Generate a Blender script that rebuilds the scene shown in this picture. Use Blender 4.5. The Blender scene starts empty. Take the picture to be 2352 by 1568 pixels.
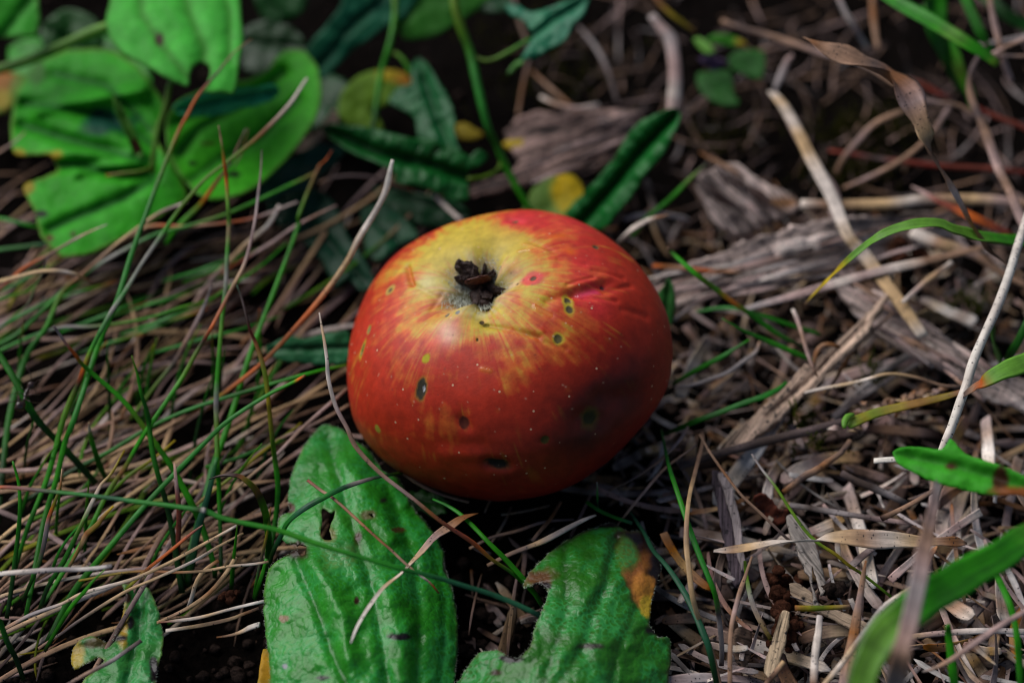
import bpy, math, random
import numpy as np
from mathutils import Vector, Matrix
from mathutils.geometry import delaunay_2d_cdt
random.seed(7); RNG = np.random.default_rng(7)
SC = bpy.context.scene; COL = SC.collection
S = 0.01                       # everything below is written in centimetres

# ------------------------------------------------------------------ camera, sky, sun, exposure
LENS, PITCH, DIST = 70.0, math.radians(49), 42.6
AIM = np.array([0.10, 0.42, 2.20])
CF = np.array([0, math.cos(PITCH), -math.sin(PITCH)]); CR = np.array([1.0, 0, 0]); CU = np.cross(CR, CF)
CP = AIM - CF * DIST
FP = 2352 * LENS / 36.0
cam = bpy.data.cameras.new('camera'); camo = bpy.data.objects.new('camera', cam); COL.objects.link(camo)
camo.location = CP * S; camo.rotation_euler = (math.pi/2 - PITCH, 0, 0)
cam.lens = LENS; cam.sensor_width = 36; cam.clip_start = 0.01; cam.clip_end = 100
cam.dof.use_dof = True; cam.dof.focus_distance = 0.395; cam.dof.aperture_fstop = 7.0; cam.dof.aperture_blades = 0
SC.camera = camo
SUN_AZ, SUN_EL = math.radians(-50), math.radians(43)     # azimuth from +Y, clockwise
world = bpy.data.worlds.new("World"); SC.world = world; world.use_nodes = True
wn = world.node_tree
sky = wn.nodes.new('ShaderNodeTexSky'); sky.sky_type = 'NISHITA'; sky.sun_disc = False
sky.sun_elevation = SUN_EL; sky.sun_rotation = SUN_AZ % (2*math.pi); sky.air_density = 1.0; sky.dust_density = 0.4
wn.links.new(sky.outputs[0], wn.nodes['Background'].inputs[0])
wn.nodes['Background'].inputs[1].default_value = 0.05
sl = bpy.data.lights.new('sun', 'SUN'); sl.energy = 3.4; sl.angle = math.radians(52); sl.color = (1, 0.975, 0.94)
so = bpy.data.objects.new('sun', sl); COL.objects.link(so)
sd = Vector((math.sin(SUN_AZ)*math.cos(SUN_EL), math.cos(SUN_AZ)*math.cos(SUN_EL), math.sin(SUN_EL)))
so.rotation_euler = sd.to_track_quat('Z', 'Y').to_euler(); so.location = sd * 5
SC.view_settings.view_transform = 'Standard'; SC.view_settings.look = 'None'
SC.view_settings.exposure = 0.13; SC.view_settings.gamma = 1
SC.cycles.use_denoising = True; SC.cycles.pixel_filter_type = 'BLACKMAN_HARRIS'; SC.cycles.filter_width = 1.15; SC.cycles.max_bounces = 6

# ------------------------------------------------------------------ helpers
def ray(X, Y):
    X = np.asarray(X, float); Y = np.asarray(Y, float)
    return CF + CR * ((X - 1176) / FP)[..., None] + CU * ((784 - Y) / FP)[..., None]
def at(X, Y, h):                       # point of the photograph at height h (cm) over the ground
    d = ray(X, Y); t = (np.asarray(h, float) - CP[2]) / d[..., 2]
    return CP + d * t[..., None]
def proj(P):
    v = P - CP; z = v @ CF
    return 1176 + FP * (v @ CR) / z, 784 - FP * (v @ CU) / z
def cmpp(P): return ((P - CP) @ CF) / FP   # cm per photo pixel at P
def lin(r, g, b):
    f = lambda c: (c/255)/12.92 if c <= 10 else (((c/255)+0.055)/1.055)**2.4
    return np.array([f(r), f(g), f(b)])
PAL = dict(g=lin(50,148,14), G=lin(34,112,12), d=lin(18,58,8), b=lin(40,128,36), B=lin(36,92,62), n=lin(92,128,22),
           o=lin(205,98,32), r=lin(138,66,50), R=lin(120,40,30), s=lin(204,168,124), w=lin(224,208,196), p=lin(180,150,144),
           t=lin(162,126,102), k=lin(52,30,24), z=lin(98,82,80), Z=lin(72,58,52), y=lin(206,178,40), Y=lin(150,130,26), q=lin(168,156,154), x=lin(140,88,44),
           l=lin(104,158,52), W=lin(236,226,214))
def hsh(i):
    i = (i.astype(np.int64) * 374761393 + 668265263) & 0x7fffffff
    i = ((i ^ (i >> 13)) * 1274126177) & 0x7fffffff
    return ((i ^ (i >> 16)) & 0xffff) / 65535.0
def noise(x, y, z=0.0, seed=0):
    x, y, z = np.broadcast_arrays(np.asarray(x, float), y, z)
    xi, yi, zi = np.floor(x), np.floor(y), np.floor(z)
    fx, fy, fz = x-xi, y-yi, z-zi
    fx, fy, fz = [f*f*(3-2*f) for f in (fx, fy, fz)]
    r = 0
    for a in (0, 1):
        for b in (0, 1):
            for c in (0, 1):
                k = (xi+a).astype(np.int64)*73856093 ^ (yi+b).astype(np.int64)*19349663 ^ (zi+c).astype(np.int64)*83492791 ^ (seed*2654435)
                r = r + hsh(k) * (fx if a else 1-fx) * (fy if b else 1-fy) * (fz if c else 1-fz)
    return r
def fbm(x, y, z=0.0, o=3, seed=0):
    r = 0; a = 1; t = 0
    for i in range(o):
        r = r + a*noise(np.asarray(x)*2**i, np.asarray(y)*2**i, np.asarray(z)*2**i, seed+i); t += a; a *= .5
    return r/t
def ground_z(x, y):
    n = lambda s, sd: fbm(np.asarray(x)*s, np.asarray(y)*s, 0, 3, sd) - .5
    r = np.sqrt(np.asarray(x)**2+np.asarray(y)**2)
    return -0.45 + 0.9*n(.22, 3) + 0.35*n(1.1, 5) + np.maximum(r-40, 0)**1.0*0.01*n(.02, 9)*10
def catmull(P, n):
    P = np.asarray(P, float); m = len(P)
    if m == 2: 
        t = np.linspace(0, 1, n)[:, None]; return P[0]*(1-t)+P[1]*t
    Q = np.vstack([2*P[0]-P[1], P, 2*P[-1]-P[-2]])
    u = np.linspace(0, m-1, n); i = np.minimum(u.astype(int), m-2); t = (u-i)[:, None]
    a, b, c, d = Q[i], Q[i+1], Q[i+2], Q[i+3]
    return .5*((2*b) + (c-a)*t + (2*a-5*b+4*c-d)*t*t + (3*b-a-3*c+d)*t**3)
def lerpk(vals, n):
    vals = np.atleast_1d(np.asarray(vals, float)); 
    return np.interp(np.linspace(0, 1, n), np.linspace(0, 1, len(vals)), vals) if len(vals) > 1 else np.full(n, float(vals[0]))
def link(name, V, F, mat, col=None, uv=None, parent=None, loc=None, smooth=True):
    """V in cm (world). Origin goes to loc (cm)."""
    V = np.asarray(V, float); loc = np.zeros(3) if loc is None else np.asarray(loc, float)
    me = bpy.data.meshes.new(name)
    F = [tuple(int(i) for i in f) for f in F] if not isinstance(F, np.ndarray) else F.tolist()
    me.from_pydata(((V-loc)*S).tolist(), [], F)
    if col is not None:
        a = me.color_attributes.new('Col', 'FLOAT_COLOR', 'POINT')
        c4 = np.ones((len(V), 4)); c4[:, :3] = np.clip(col, 0, 1); a.data.foreach_set('color', c4.ravel())
    if uv is not None:
        l = me.uv_layers.new(name='UVMap'); vi = np.empty(len(me.loops), int); me.loops.foreach_get('vertex_index', vi)
        l.data.foreach_set('uv', np.asarray(uv, float)[vi].ravel())
    if smooth: me.polygons.foreach_set('use_smooth', np.ones(len(me.polygons), bool))
    me.materials.append(mat); me.update()
    o = bpy.data.objects.new(name, me); COL.objects.link(o); o.location = loc*S
    if parent is not None:
        o.parent = parent; o.location = loc*S - np.array(parent.location)
    return o
def tag(o, label=None, cat=None, group=None, kind=None):
    if label: o['label'] = label
    if cat: o['category'] = cat
    if group: o['group'] = group
    if kind: o['kind'] = kind
    return o
def empty(name, loc):
    o = bpy.data.objects.new(name, None); COL.objects.link(o); o.location = np.asarray(loc)*S; o.empty_display_size = .01
    return o

# ------------------------------------------------------------------ materials
def newmat(name):
    m = bpy.data.materials.new(name); m.use_nodes = True; nt = m.node_tree
    return m, nt, nt.nodes, nt.links, nt.nodes['Principled BSDF']
def mixc(N, L, mode, fac, a, b):
    n = N.new('ShaderNodeMix'); n.data_type = 'RGBA'; n.blend_type = mode
    for s, v in ((n.inputs[0], fac), (n.inputs[6], a), (n.inputs[7], b)):
        if isinstance(v, (int, float)): s.default_value = v
        elif isinstance(v, tuple): s.default_value = v
        else: L.new(v, s)
    return n.outputs[2]
def ramp(N, L, src, stops):
    r = N.new('ShaderNodeValToRGB'); e = r.color_ramp.elements
    while len(e) < len(stops): e.new(.5)
    for i, (p, c) in enumerate(stops): e[i].position = p; e[i].color = (c, c, c, 1) if isinstance(c, (int, float)) else (*c, 1)
    L.new(src, r.inputs[0]); return r.outputs[0]
def noisen(N, L, vec, scale, detail=3, rough=.6):
    n = N.new('ShaderNodeTexNoise'); n.inputs['Scale'].default_value = scale; n.inputs['Detail'].default_value = detail
    n.inputs['Roughness'].default_value = rough; L.new(vec, n.inputs['Vector']); return n.outputs[0]
def objvec(N, L):
    t = N.new('ShaderNodeTexCoord'); m = N.new('ShaderNodeMapping'); m.inputs['Scale'].default_value = (1/S,)*3
    L.new(t.outputs['Object'], m.inputs[0]); return m.outputs[0]
def uvvec(N, L, sx, sy):
    t = N.new('ShaderNodeTexCoord'); m = N.new('ShaderNodeMapping'); m.inputs['Scale'].default_value = (sx, sy, 1)
    L.new(t.outputs['UV'], m.inputs[0]); 
    return m.outputs[0]
def add_rand(N, L, vec):
    oi = N.new('ShaderNodeObjectInfo'); a = N.new('ShaderNodeVectorMath'); a.operation = 'ADD'
    mu = N.new('ShaderNodeMath'); mu.operation = 'MULTIPLY'; mu.inputs[1].default_value = 50; L.new(oi.outputs['Random'], mu.inputs[0])
    L.new(vec, a.inputs[0]); L.new(mu.outputs[0], a.inputs[1]); return a.outputs[0], oi.outputs['Random']
def fin(N, L, P, hgt, strength, dist_cm):
    b = N.new('ShaderNodeBump'); b.inputs['Strength'].default_value = strength; b.inputs['Distance'].default_value = dist_cm*S
    L.new(hgt, b.inputs['Height']); L.new(b.outputs[0], P.inputs['Normal']); return b
def translucent(nt, N, L, P, col, amt):
    t = N.new('ShaderNodeBsdfTranslucent'); m = N.new('ShaderNodeMixShader'); m.inputs[0].default_value = amt
    L.new(col, t.inputs[0]); L.new(P.outputs[0], m.inputs[1]); L.new(t.outputs[0], m.inputs[2])
    L.new(m.outputs[0], N['Material Output'].inputs[0])

def mat_blade(name, rough, spec, trans, var=.0, speck=0.0, streak=.45, sy=9, sx=1.2):
    m, nt, N, L, P = newmat(name)
    c = N.new('ShaderNodeVertexColor'); c.layer_name = 'Col'
    v, rnd = add_rand(N, L, uvvec(N, L, sx, sy)); fib = noisen(N, L, v, 1.6, 4, .65)
    v2, _ = add_rand(N, L, uvvec(N, L, 2.2, 1)); blot = noisen(N, L, v2, 1.3, 3, .6)
    f1 = ramp(N, L, fib, [(.28, 1-streak), (.72, 1+streak*.35)]); f2 = ramp(N, L, blot, [(.3, .68), (.7, 1.12)])
    col = mixc(N, L, 'MULTIPLY', 1.0, mixc(N, L, 'MULTIPLY', 1.0, c.outputs[0], f1), f2)
    if speck:
        vo = N.new('ShaderNodeTexVoronoi'); vo.inputs['Scale'].default_value = 14; 
        v3, _ = add_rand(N, L, uvvec(N, L, 1, .7)); L.new(v3, vo.inputs['Vector'])
        sp = ramp(N, L, vo.outputs['Distance'], [(.14, 1.0), (.26, 0.0)])
        gate = ramp(N, L, noisen(N, L, v2, 3, 2), [(.5-.12*speck, 0.0), (.56, 1.0)])
        sp = mixc(N, L, 'MULTIPLY', 1.0, sp, gate)
        col = mixc(N, L, 'MIX', sp, col, (.012, .010, .014, 1))
    if var:
        h = N.new('ShaderNodeHueSaturation'); mr = N.new('ShaderNodeMapRange'); L.new(rnd, mr.inputs[0])
        mr.inputs[3].default_value = 1-var*.8; mr.inputs[4].default_value = 1+var*1.1; L.new(mr.outputs[0], h.inputs['Value'])
        ms = N.new('ShaderNodeMapRange'); mm = N.new('ShaderNodeMath'); mm.operation = 'FRACT'; m7 = N.new('ShaderNodeMath'); m7.operation = 'MULTIPLY'; m7.inputs[1].default_value = 7.3
        L.new(rnd, m7.inputs[0]); L.new(m7.outputs[0], mm.inputs[0]); L.new(mm.outputs[0], ms.inputs[0]); ms.inputs[3].default_value = .55; ms.inputs[4].default_value = 1.35
        L.new(ms.outputs[0], h.inputs['Saturation']); L.new(col, h.inputs['Color']); col = h.outputs[0]
    L.new(col, P.inputs['Base Color']); P.inputs['Roughness'].default_value = rough; P.inputs['Specular IOR Level'].default_value = spec
    fin(N, L, P, fib, .55, .03)
    if trans: translucent(nt, N, L, P, col, trans)
    return m
M_GRASS = mat_blade('grass_blade', .45, .25, .18, streak=.3)
M_WIDE = mat_blade('wide_blade', .42, .3, .25, streak=.75, sy=3.2, sx=.25)
M_STRAW = mat_blade('straw', .75, .2, .0, var=.0, speck=.8)
M_STRAWV = mat_blade('straw_varied', .75, .2, .0, var=.5, speck=1.0)
M_CLEAN = mat_blade('dry_stem', .6, .3, .08, speck=.35)
M_MAT = mat_blade('litter', .85, .12, .0, speck=.8)

def mat_leaf(name, rough, blister, spec=.5, trans=.18, bump=.5):
    m, nt, N, L, P = newmat(name)
    c = N.new('ShaderNodeVertexColor'); c.layer_name = 'Col'; v = objvec(N, L)
    n1 = noisen(N, L, v, 2.2, 4, .6); n2 = noisen(N, L, v, 16, 3, .6)
    col = mixc(N, L, 'MULTIPLY', 1.0, c.outputs[0], ramp(N, L, n1, [(.3, .76), (.7, 1.15)]))
    col = mixc(N, L, 'MULTIPLY', 1.0, col, ramp(N, L, n2, [(.3, .88), (.7, 1.06)]))
    big = ramp(N, L, noisen(N, L, v, .9, 3, .6), [(.40, 0.0), (.62, .5 if blister else .15)]); col = mixc(N, L, 'MIX', big, col, mixc(N, L, 'MULTIPLY', 1.0, col, (1.3, 1.0, 2.0, 1)))
    dirt = ramp(N, L, noisen(N, L, v, 7, 5, .75), [(.28, .55), (.36, 0.0)]); col = mixc(N, L, 'MIX', dirt, col, (.03, .035, .012, 1))
    vo = N.new('ShaderNodeTexVoronoi'); vo.feature = 'F1'; vo.inputs['Scale'].default_value = 9.5
    wv = N.new('ShaderNodeVectorMath'); wv.operation = 'ADD'; L.new(v, wv.inputs[0])
    nn = N.new('ShaderNodeTexNoise'); nn.inputs['Scale'].default_value = 4; L.new(v, nn.inputs['Vector'])
    sc = N.new('ShaderNodeVectorMath'); sc.operation = 'SCALE'; sc.inputs['Scale'].default_value = .14; L.new(nn.outputs[1], sc.inputs[0]); L.new(sc.outputs[0], wv.inputs[1])
    L.new(wv.outputs[0], vo.inputs['Vector'])
    cell = ramp(N, L, vo.outputs['Distance'], [(.0, 1.0), (.48, .75), (.8, 0.0)])
    if blister:
        gate = ramp(N, L, noisen(N, L, v, 1.1, 2), [(.42, 0.0), (.58, 1.0)])
        rim = ramp(N, L, vo.outputs['Distance'], [(.34, 0.0), (.5, 1.0)])
        rim = mixc(N, L, 'MULTIPLY', 1.0, rim, gate)
        sep = N.new('ShaderNodeSeparateColor'); L.new(c.outputs[0], sep.inputs[0]); df = N.new('ShaderNodeMath'); df.operation = 'SUBTRACT'; L.new(sep.outputs[1], df.inputs[0]); L.new(sep.outputs[0], df.inputs[1])
        rim = mixc(N, L, 'MULTIPLY', 1.0, rim, ramp(N, L, df.outputs[0], [(.04, 0.0), (.10, 1.0)]))
        col = mixc(N, L, 'MIX', mixc(N, L, 'MULTIPLY', 1.0, rim, (blister,)*3+(1,)), col, (.035, .34, .085, 1))
    L.new(col, P.inputs['Base Color']); P.inputs['Roughness'].default_value = rough; P.inputs['Specular IOR Level'].default_value = spec
    h = mixc(N, L, 'ADD', .35, cell, n2) if blister else mixc(N, L, 'ADD', .5, n1, n2)
    fin(N, L, P, h, bump, .05)
    translucent(nt, N, L, P, col, trans)
    return m
M_LEAFB = mat_leaf('blistered_leaf', .36, .45, spec=.35, bump=.22, trans=.15)
M_LEAF = mat_leaf('smooth_leaf', .52, 0, spec=.12, bump=.1, trans=.3)
M_LEAFD = mat_leaf('dark_vine_leaf', .42, 0, spec=.2, bump=.3, trans=.12)

def mat_bark():
    m, nt, N, L, P = newmat('bark')
    c = N.new('ShaderNodeVertexColor'); c.layer_name = 'Col'
    uv, _ = add_rand(N, L, uvvec(N, L, .45, 8)); n1 = noisen(N, L, uv, 1.6, 8, .7)
    v = objvec(N, L); n2 = noisen(N, L, v, 7, 4, .6)
    col = mixc(N, L, 'MULTIPLY', 1.0, c.outputs[0], ramp(N, L, n1, [(.36, .10), (.47, .75), (.66, 1.3)]))
    sp = ramp(N, L, n2, [(.34, 1.0), (.42, 0.0)])
    col = mixc(N, L, 'MIX', sp, col, (.02, .018, .022, 1))
    L.new(col, P.inputs['Base Color']); P.inputs['Roughness'].default_value = .8; P.inputs['Specular IOR Level'].default_value = .2
    fin(N, L, P, n1, .9, .08); return m
M_BARK = mat_bark()
def mat_soil(name, c1, c2, scale):
    m, nt, N, L, P = newmat(name); v = objvec(N, L)
    n1 = noisen(N, L, v, scale, 6, .7)
    r = N.new('ShaderNodeValToRGB'); L.new(n1, r.inputs[0]); r.color_ramp.elements[0].color = (*c1, 1); r.color_ramp.elements[1].color = (*c2, 1)
    r.color_ramp.elements[0].position = .35; r.color_ramp.elements[1].position = .75
    L.new(r.outputs[0], P.inputs['Base Color']); P.inputs['Roughness'].default_value = 1; P.inputs['Specular IOR Level'].default_value = .03
    fin(N, L, P, n1, 1.0, .15); return m
M_SOIL = mat_soil('soil', (.0016, .0013, .0012), (.011, .0075, .006), 5)
M_CRUMB = mat_soil('soil_crumb', (.008, .006, .005), (.085, .055, .045), 9)
M_REDCRUMB = mat_soil('red_soil_crumb', (.02, .008, .005), (.16, .06, .035), 8)
M_MOSS = mat_soil('moss', (.05, .08, .008), (.22, .24, .02), 12)
def plain(name, rgb, rough=.5, spec=.4, bump=0):
    m, nt, N, L, P = newmat(name); v = objvec(N, L); n1 = noisen(N, L, v, 14, 4, .6)
    col = mixc(N, L, 'MULTIPLY', 1.0, (*rgb, 1), ramp(N, L, n1, [(.3, .6), (.7, 1.2)]))
    L.new(col, P.inputs['Base Color']); P.inputs['Roughness'].default_value = rough; P.inputs['Specular IOR Level'].default_value = spec
    if bump: fin(N, L, P, n1, bump, .06)
    return m

# ------------------------------------------------------------------ ribbon / stem builder
def tube(P, w, thick=.18, bend=.25, twist=0, nseg=8, tip=True):
    """closed section swept along P (cm); w = widths (cm) per point; returns V,F,t,v"""
    P = np.asarray(P, float); n = len(P)
    T = np.gradient(P, axis=0); T /= np.linalg.norm(T, axis=1)[:, None] + 1e-9
    tocam = CP - P; tocam /= np.linalg.norm(tocam, axis=1)[:, None]
    up = tocam*.35 + np.array([0, 0, 1.0])
    sd = np.cross(T, up); ln = np.linalg.norm(sd, axis=1)[:, None]
    sd = np.where(ln > .08, sd/np.maximum(ln, 1e-6), np.array([[1.0, 0, 0]]))
    for i in range(1, n):
        if sd[i] @ sd[i-1] < 0: sd[i] = -sd[i]
    nr = np.cross(sd, T)
    nr *= np.sign(np.sum(nr*up, axis=1))[:, None] + 1e-9
    tw = lerpk(twist, n)[:, None]
    s2 = sd*np.cos(tw) + nr*np.sin(tw); n2 = -sd*np.sin(tw) + nr*np.cos(tw)
    a = np.linspace(0, 2*np.pi, nseg, endpoint=False)
    cx, cy = np.cos(a), np.sin(a)
    hw = (w/2)[:, None]
    X = hw*cx; Yv = hw*(cy*thick - bend*(1-np.abs(cx))*1.0 + bend*.5)
    V = P[:, None, :] + X[..., None]*s2[:, None, :] + Yv[..., None]*n2[:, None, :]
    V = V.reshape(-1, 3)
    i = np.arange(n-1)[:, None]*nseg; j = np.arange(nseg)[None, :]; j2 = (j+1) % nseg
    F = np.stack([i+j, i+j2, i+nseg+j2, i+nseg+j], -1).reshape(-1, 4).tolist()
    F.append(tuple(range(nseg-1, -1, -1))); F.append(tuple((n-1)*nseg+k for k in range(nseg)))
    arc = np.concatenate([[0], np.cumsum(np.linalg.norm(np.diff(P, axis=0), axis=1))])
    uv = np.stack([np.repeat(arc, nseg), (X/1.0).ravel()*(1) + np.tile(np.where(cy < 0, 3.0, 0), n)], -1)
    return V, F, np.repeat(np.linspace(0, 1, n), nseg), uv, arc
def colours(c, t, jit=.08, seed=0):
    if isinstance(c, str): st = [(i/max(1, len(c)-1), PAL[ch]) for i, ch in enumerate(c)]
    else: st = c
    ts = [a for a, _ in st]; cs = np.array([b for _, b in st])
    tt = np.clip(t + .04*(noise(t*23, seed*1.7)-.5), 0, 1)
    out = np.stack([np.interp(tt, ts, cs[:, k]) for k in range(3)], -1)
    return out*(1+jit*2*(noise(t*31, seed*3.1+5)-.5))[:, None]
SEED = [0]
def ribbon(name, xy, h, w, c, mat, thick=.2, bend=.2, twist=0, parent=None, wob=.35, jit=.1, nseg=8):
    """xy = traced photo points, h = heights over the ground (cm), w = widths in photo px"""
    SEED[0] += 1; sd = SEED[0]
    xy = np.array([[float(v) for v in p.split(',')] for p in xy.split()]) if isinstance(xy, str) else np.asarray(xy, float)
    hh = lerpk(h, len(xy)); P = at(xy[:, 0], xy[:, 1], hh)
    L = np.sum(np.linalg.norm(np.diff(P, axis=0), axis=1)); n = int(np.clip(L/.16, 8, 140))
    C = catmull(P, n); ww = 1.1*lerpk(w, n)*cmpp(C)
    t = np.linspace(0, 1, n); ww = ww*(1+wob*(fbm(t*L*1.3, sd*7.7)-.5))
    C = C + (np.stack([noise(t*L*.9, sd*3.3+k*11) for k in range(3)], -1)-.5)*.07
    V, F, tt, uv, arc = tube(C, ww, thick, bend, twist, nseg)
    uv[:, 0] += sd*3.7
    return link(name, V, F, mat, colours(c, tt, jit, sd), uv, parent, loc=(C[0] if parent is None else np.array(parent.location)/S))
def B(label, xy, h, w, c, name='grass_blade', cat='grass blade', group=None, mat=None, **k):
    o = ribbon(name, xy, h, w, c, mat or M_GRASS, **k)
    return tag(o, label, cat, group)
def ST(label, xy, h, w, c, name='dry_stalk', cat='dry stem', group=None, mat=None, **k):
    return B(label, xy, h, w, c, name, cat, group, mat or M_CLEAN, **k)

# ------------------------------------------------------------------ traced leaf / sheet builder
def pts(s): return np.array([[float(v) for v in p.split(',')] for p in s.split()])
def inpoly(P, poly):
    x, y = P[:, 0], P[:, 1]; r = np.zeros(len(P), bool); n = len(poly)
    for i in range(n):
        x1, y1 = poly[i]; x2, y2 = poly[(i+1) % n]
        c = ((y1 > y) != (y2 > y)); 
        with np.errstate(divide='ignore', invalid='ignore'):
            xx = (x2-x1)*(y-y1)/(y2-y1+1e-12)+x1
        r ^= c & (x < xx)
    return r
def closedloop(P, step, jag, sd):
    Q = np.vstack([P[-1], P, P[0], P[1]]); out = []
    for i in range(1, len(P)+1):
        a, b, c, d = Q[i-1], Q[i], Q[i+1], Q[i+2]; n = max(1, int(np.linalg.norm(c-b)/step))
        for t in np.arange(n)/n:
            lnr = b*(1-t)+c*t; cr = .5*((2*b)+(c-a)*t+(2*a-5*b+4*c-d)*t*t+(3*b-a-3*c+d)*t**3)
            out.append(lnr*.35+cr*.65)
    out = np.array(out); k = np.arange(len(out))
    return out + jag*np.stack([fbm(out[:, 0]*.09, out[:, 1]*.09, sd)-.5, fbm(out[:, 0]*.09, out[:, 1]*.09, sd+40)-.5], -1)*2
def segdist(P, L):
    best = np.full(len(P), 1e9); side = np.zeros(len(P)); along = np.zeros(len(P)); acc = 0
    tot = np.sum(np.linalg.norm(np.diff(L, axis=0), axis=1))
    for a, b in zip(L[:-1], L[1:]):
        d = b-a; ll = np.hypot(*d); t = np.clip(((P-a) @ d)/(d @ d + 1e-9), 0, 1); q = a + t[:, None]*d
        e = P-q; dd = np.hypot(e[:, 0], e[:, 1]); m = dd < best
        best[m] = dd[m]; side[m] = np.sign(d[0]*e[:, 1]-d[1]*e[:, 0])[m]; along[m] = ((acc+t*ll)/tot)[m]; acc += ll
    return best, side, along
def quadfit(ctrl, X, Y):
    c = np.array(ctrl, float); cx, cy, sc = c[:, 0].mean(), c[:, 1].mean(), 300.0
    f = lambda x, y: np.stack([np.ones_like(x), x, y, x*x, x*y, y*y], -1)
    A = f((c[:, 0]-cx)/sc, (c[:, 1]-cy)/sc); reg = np.diag([1e-6, 1e-3, 1e-3, .05, .05, .05])
    k = np.linalg.solve(A.T @ A + reg, A.T @ c[:, 2]); return f((X-cx)/sc, (Y-cy)/sc) @ k
def sheet(name, outline, ctrl, mat, base, step=9, jag=3, veins=(), patches=(), holes=(), edge=None, bump=.1, bumpsc=.012,
          ridge=0.0, thick=.035, parent=None, veincol=None, edgew=10, label=None, cat=None, group=None, side_veins=0, hmin=-9, smooth_edge=0, uvdir=0.0, fold=()):
    SEED[0] += 1; sd = SEED[0]
    O = closedloop(pts(outline) if isinstance(outline, str) else np.asarray(outline, float), step, jag, sd)
    Hs = [closedloop(pts(h), step, jag, sd+3) for h in holes]
    x0, y0 = O.min(0); x1, y1 = O.max(0)
    gx, gy = np.meshgrid(np.arange(x0, x1, step), np.arange(y0, y1, step*.88)); gx[1::2] += step/2
    G = np.stack([gx.ravel(), gy.ravel()], -1) + RNG.uniform(-.18, .18, (gx.size, 2))*step
    G = G[inpoly(G, O)]
    od, _, _ = segdist(G, np.vstack([O, O[:1]])); G = G[od > step*.5]; 
    for H in Hs:
        hd, _, _ = segdist(G, np.vstack([H, H[:1]])); G = G[(hd > step*.5) & ~inpoly(G, H)]
    allp = [O]+Hs; edges = []; k = 0
    for L in allp:
        m = len(L); edges += [(k+i, k+(i+1) % m) for i in range(m)]; k += m
    AP = np.vstack(allp+[G])
    v, e, f, *_ = delaunay_2d_cdt([Vector(p) for p in AP], edges, [], 0, 1e-4)
    P2 = np.array([(q.x, q.y) for q in v]); F = np.array([t for t in f if len(t) == 3])
    cen = P2[F].mean(1); keep = inpoly(cen, O)
    for H in Hs: keep &= ~inpoly(cen, H)
    F = F[keep]
    used = np.unique(F); mp = -np.ones(len(P2), int); mp[used] = np.arange(len(used)); F = mp[F]; P2 = P2[used]
    X, Y = P2[:, 0], P2[:, 1]
    h = quadfit(ctrl, X, Y)
    ed, _, _ = segdist(P2, np.vstack([O, O[:1]]))
    for H in Hs:
        hd, _, _ = segdist(P2, np.vstack([H, H[:1]])); ed = np.minimum(ed, hd)
    h = h + bump*2*(fbm(X*bumpsc, Y*bumpsc, sd*1.3)-.5) + bump*.9*(fbm(X*bumpsc*3.1, Y*bumpsc*3.1, sd*2.3)-.5)
    col = np.tile(base, (len(P2), 1)) * (.85+.3*fbm(X*.02, Y*.02, sd))[:, None]
    for vv in veins:
        line, depth, wd = pts(vv[0]), vv[1], vv[2]
        d, side, al = segdist(P2, line)
        h = h - depth*np.exp(-(d/wd)**2)
        vc = veincol if veincol is not None else base*.55
        wgt = np.exp(-(d/(wd*.55))**2)*.7; col = col*(1-wgt[:, None]) + vc*wgt[:, None]
        if side_veins and vv is veins[0]:
            fr = (al*side_veins - d*.006 + (side > 0)*.5) % 1.0; q = np.exp(-((fr-.5)/.1)**2)*np.clip(d/25, 0, 1)*np.clip(ed/25, 0, 1)
            h = h - .05*q; col = col*(1-.25*q[:, None])
    for fx in fold:
        line, amp, wd = pts(fx[0]), fx[1], fx[2]; d, side, al = segdist(P2, line)
        h = h + amp*np.exp(-(d/wd)**2)
    if edge is not None:
        q = np.clip(1-ed/edgew, 0, 1)*(.5+fbm(X*.05, Y*.05, sd+9)); q = np.clip(q, 0, 1)[:, None]; col = col*(1-q) + edge*q
    for (px, py, rx, ry, pc, soft) in patches:
        r = np.hypot((X-px)/rx, (Y-py)/ry) + (fbm(X*.035, Y*.035, sd+21)-.5)*soft*1.6
        q = np.clip((1.0-r)/max(.05, soft*.6)+.5, 0, 1)[:, None]; col = col*(1-q)+pc*q
    h = np.maximum(h, hmin)
    if ridge:
        q0 = at(X, Y, h); uu = q0[:, 0]*math.cos(uvdir)+q0[:, 1]*math.sin(uvdir); vv_ = -q0[:, 0]*math.sin(uvdir)+q0[:, 1]*math.cos(uvdir)
        rr = fbm(uu*.55, vv_*8.5, sd, 3, sd); h = h + ridge*2*(rr-.5); col = col*(.35+1.25*np.clip((rr-.3)*2.4, 0, 1))[:, None]
    V = at(X, Y, h); loc = V.mean(0); loc[2] = V[:, 2].min()
    a = V[F[:, 1]]-V[F[:, 0]]; b = V[F[:, 2]]-V[F[:, 0]]
    if np.cross(a, b)[:, 2].sum() < 0: F = F[:, ::-1]
    ca, sa = math.cos(uvdir), math.sin(uvdir)
    uv = np.stack([V[:, 0]*ca+V[:, 1]*sa, -V[:, 0]*sa+V[:, 1]*ca], -1)
    o = link(name, V, F, mat, col, uv, parent, loc=(loc if parent is None else np.array(parent.location)/S))
    md = o.modifiers.new('thickness', 'SOLIDIFY'); md.thickness = thick*S; md.offset = -1
    if parent is None: tag(o, label, cat, group)
    o['_V'] = 0; del o['_V']
    return o, O, V
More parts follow.
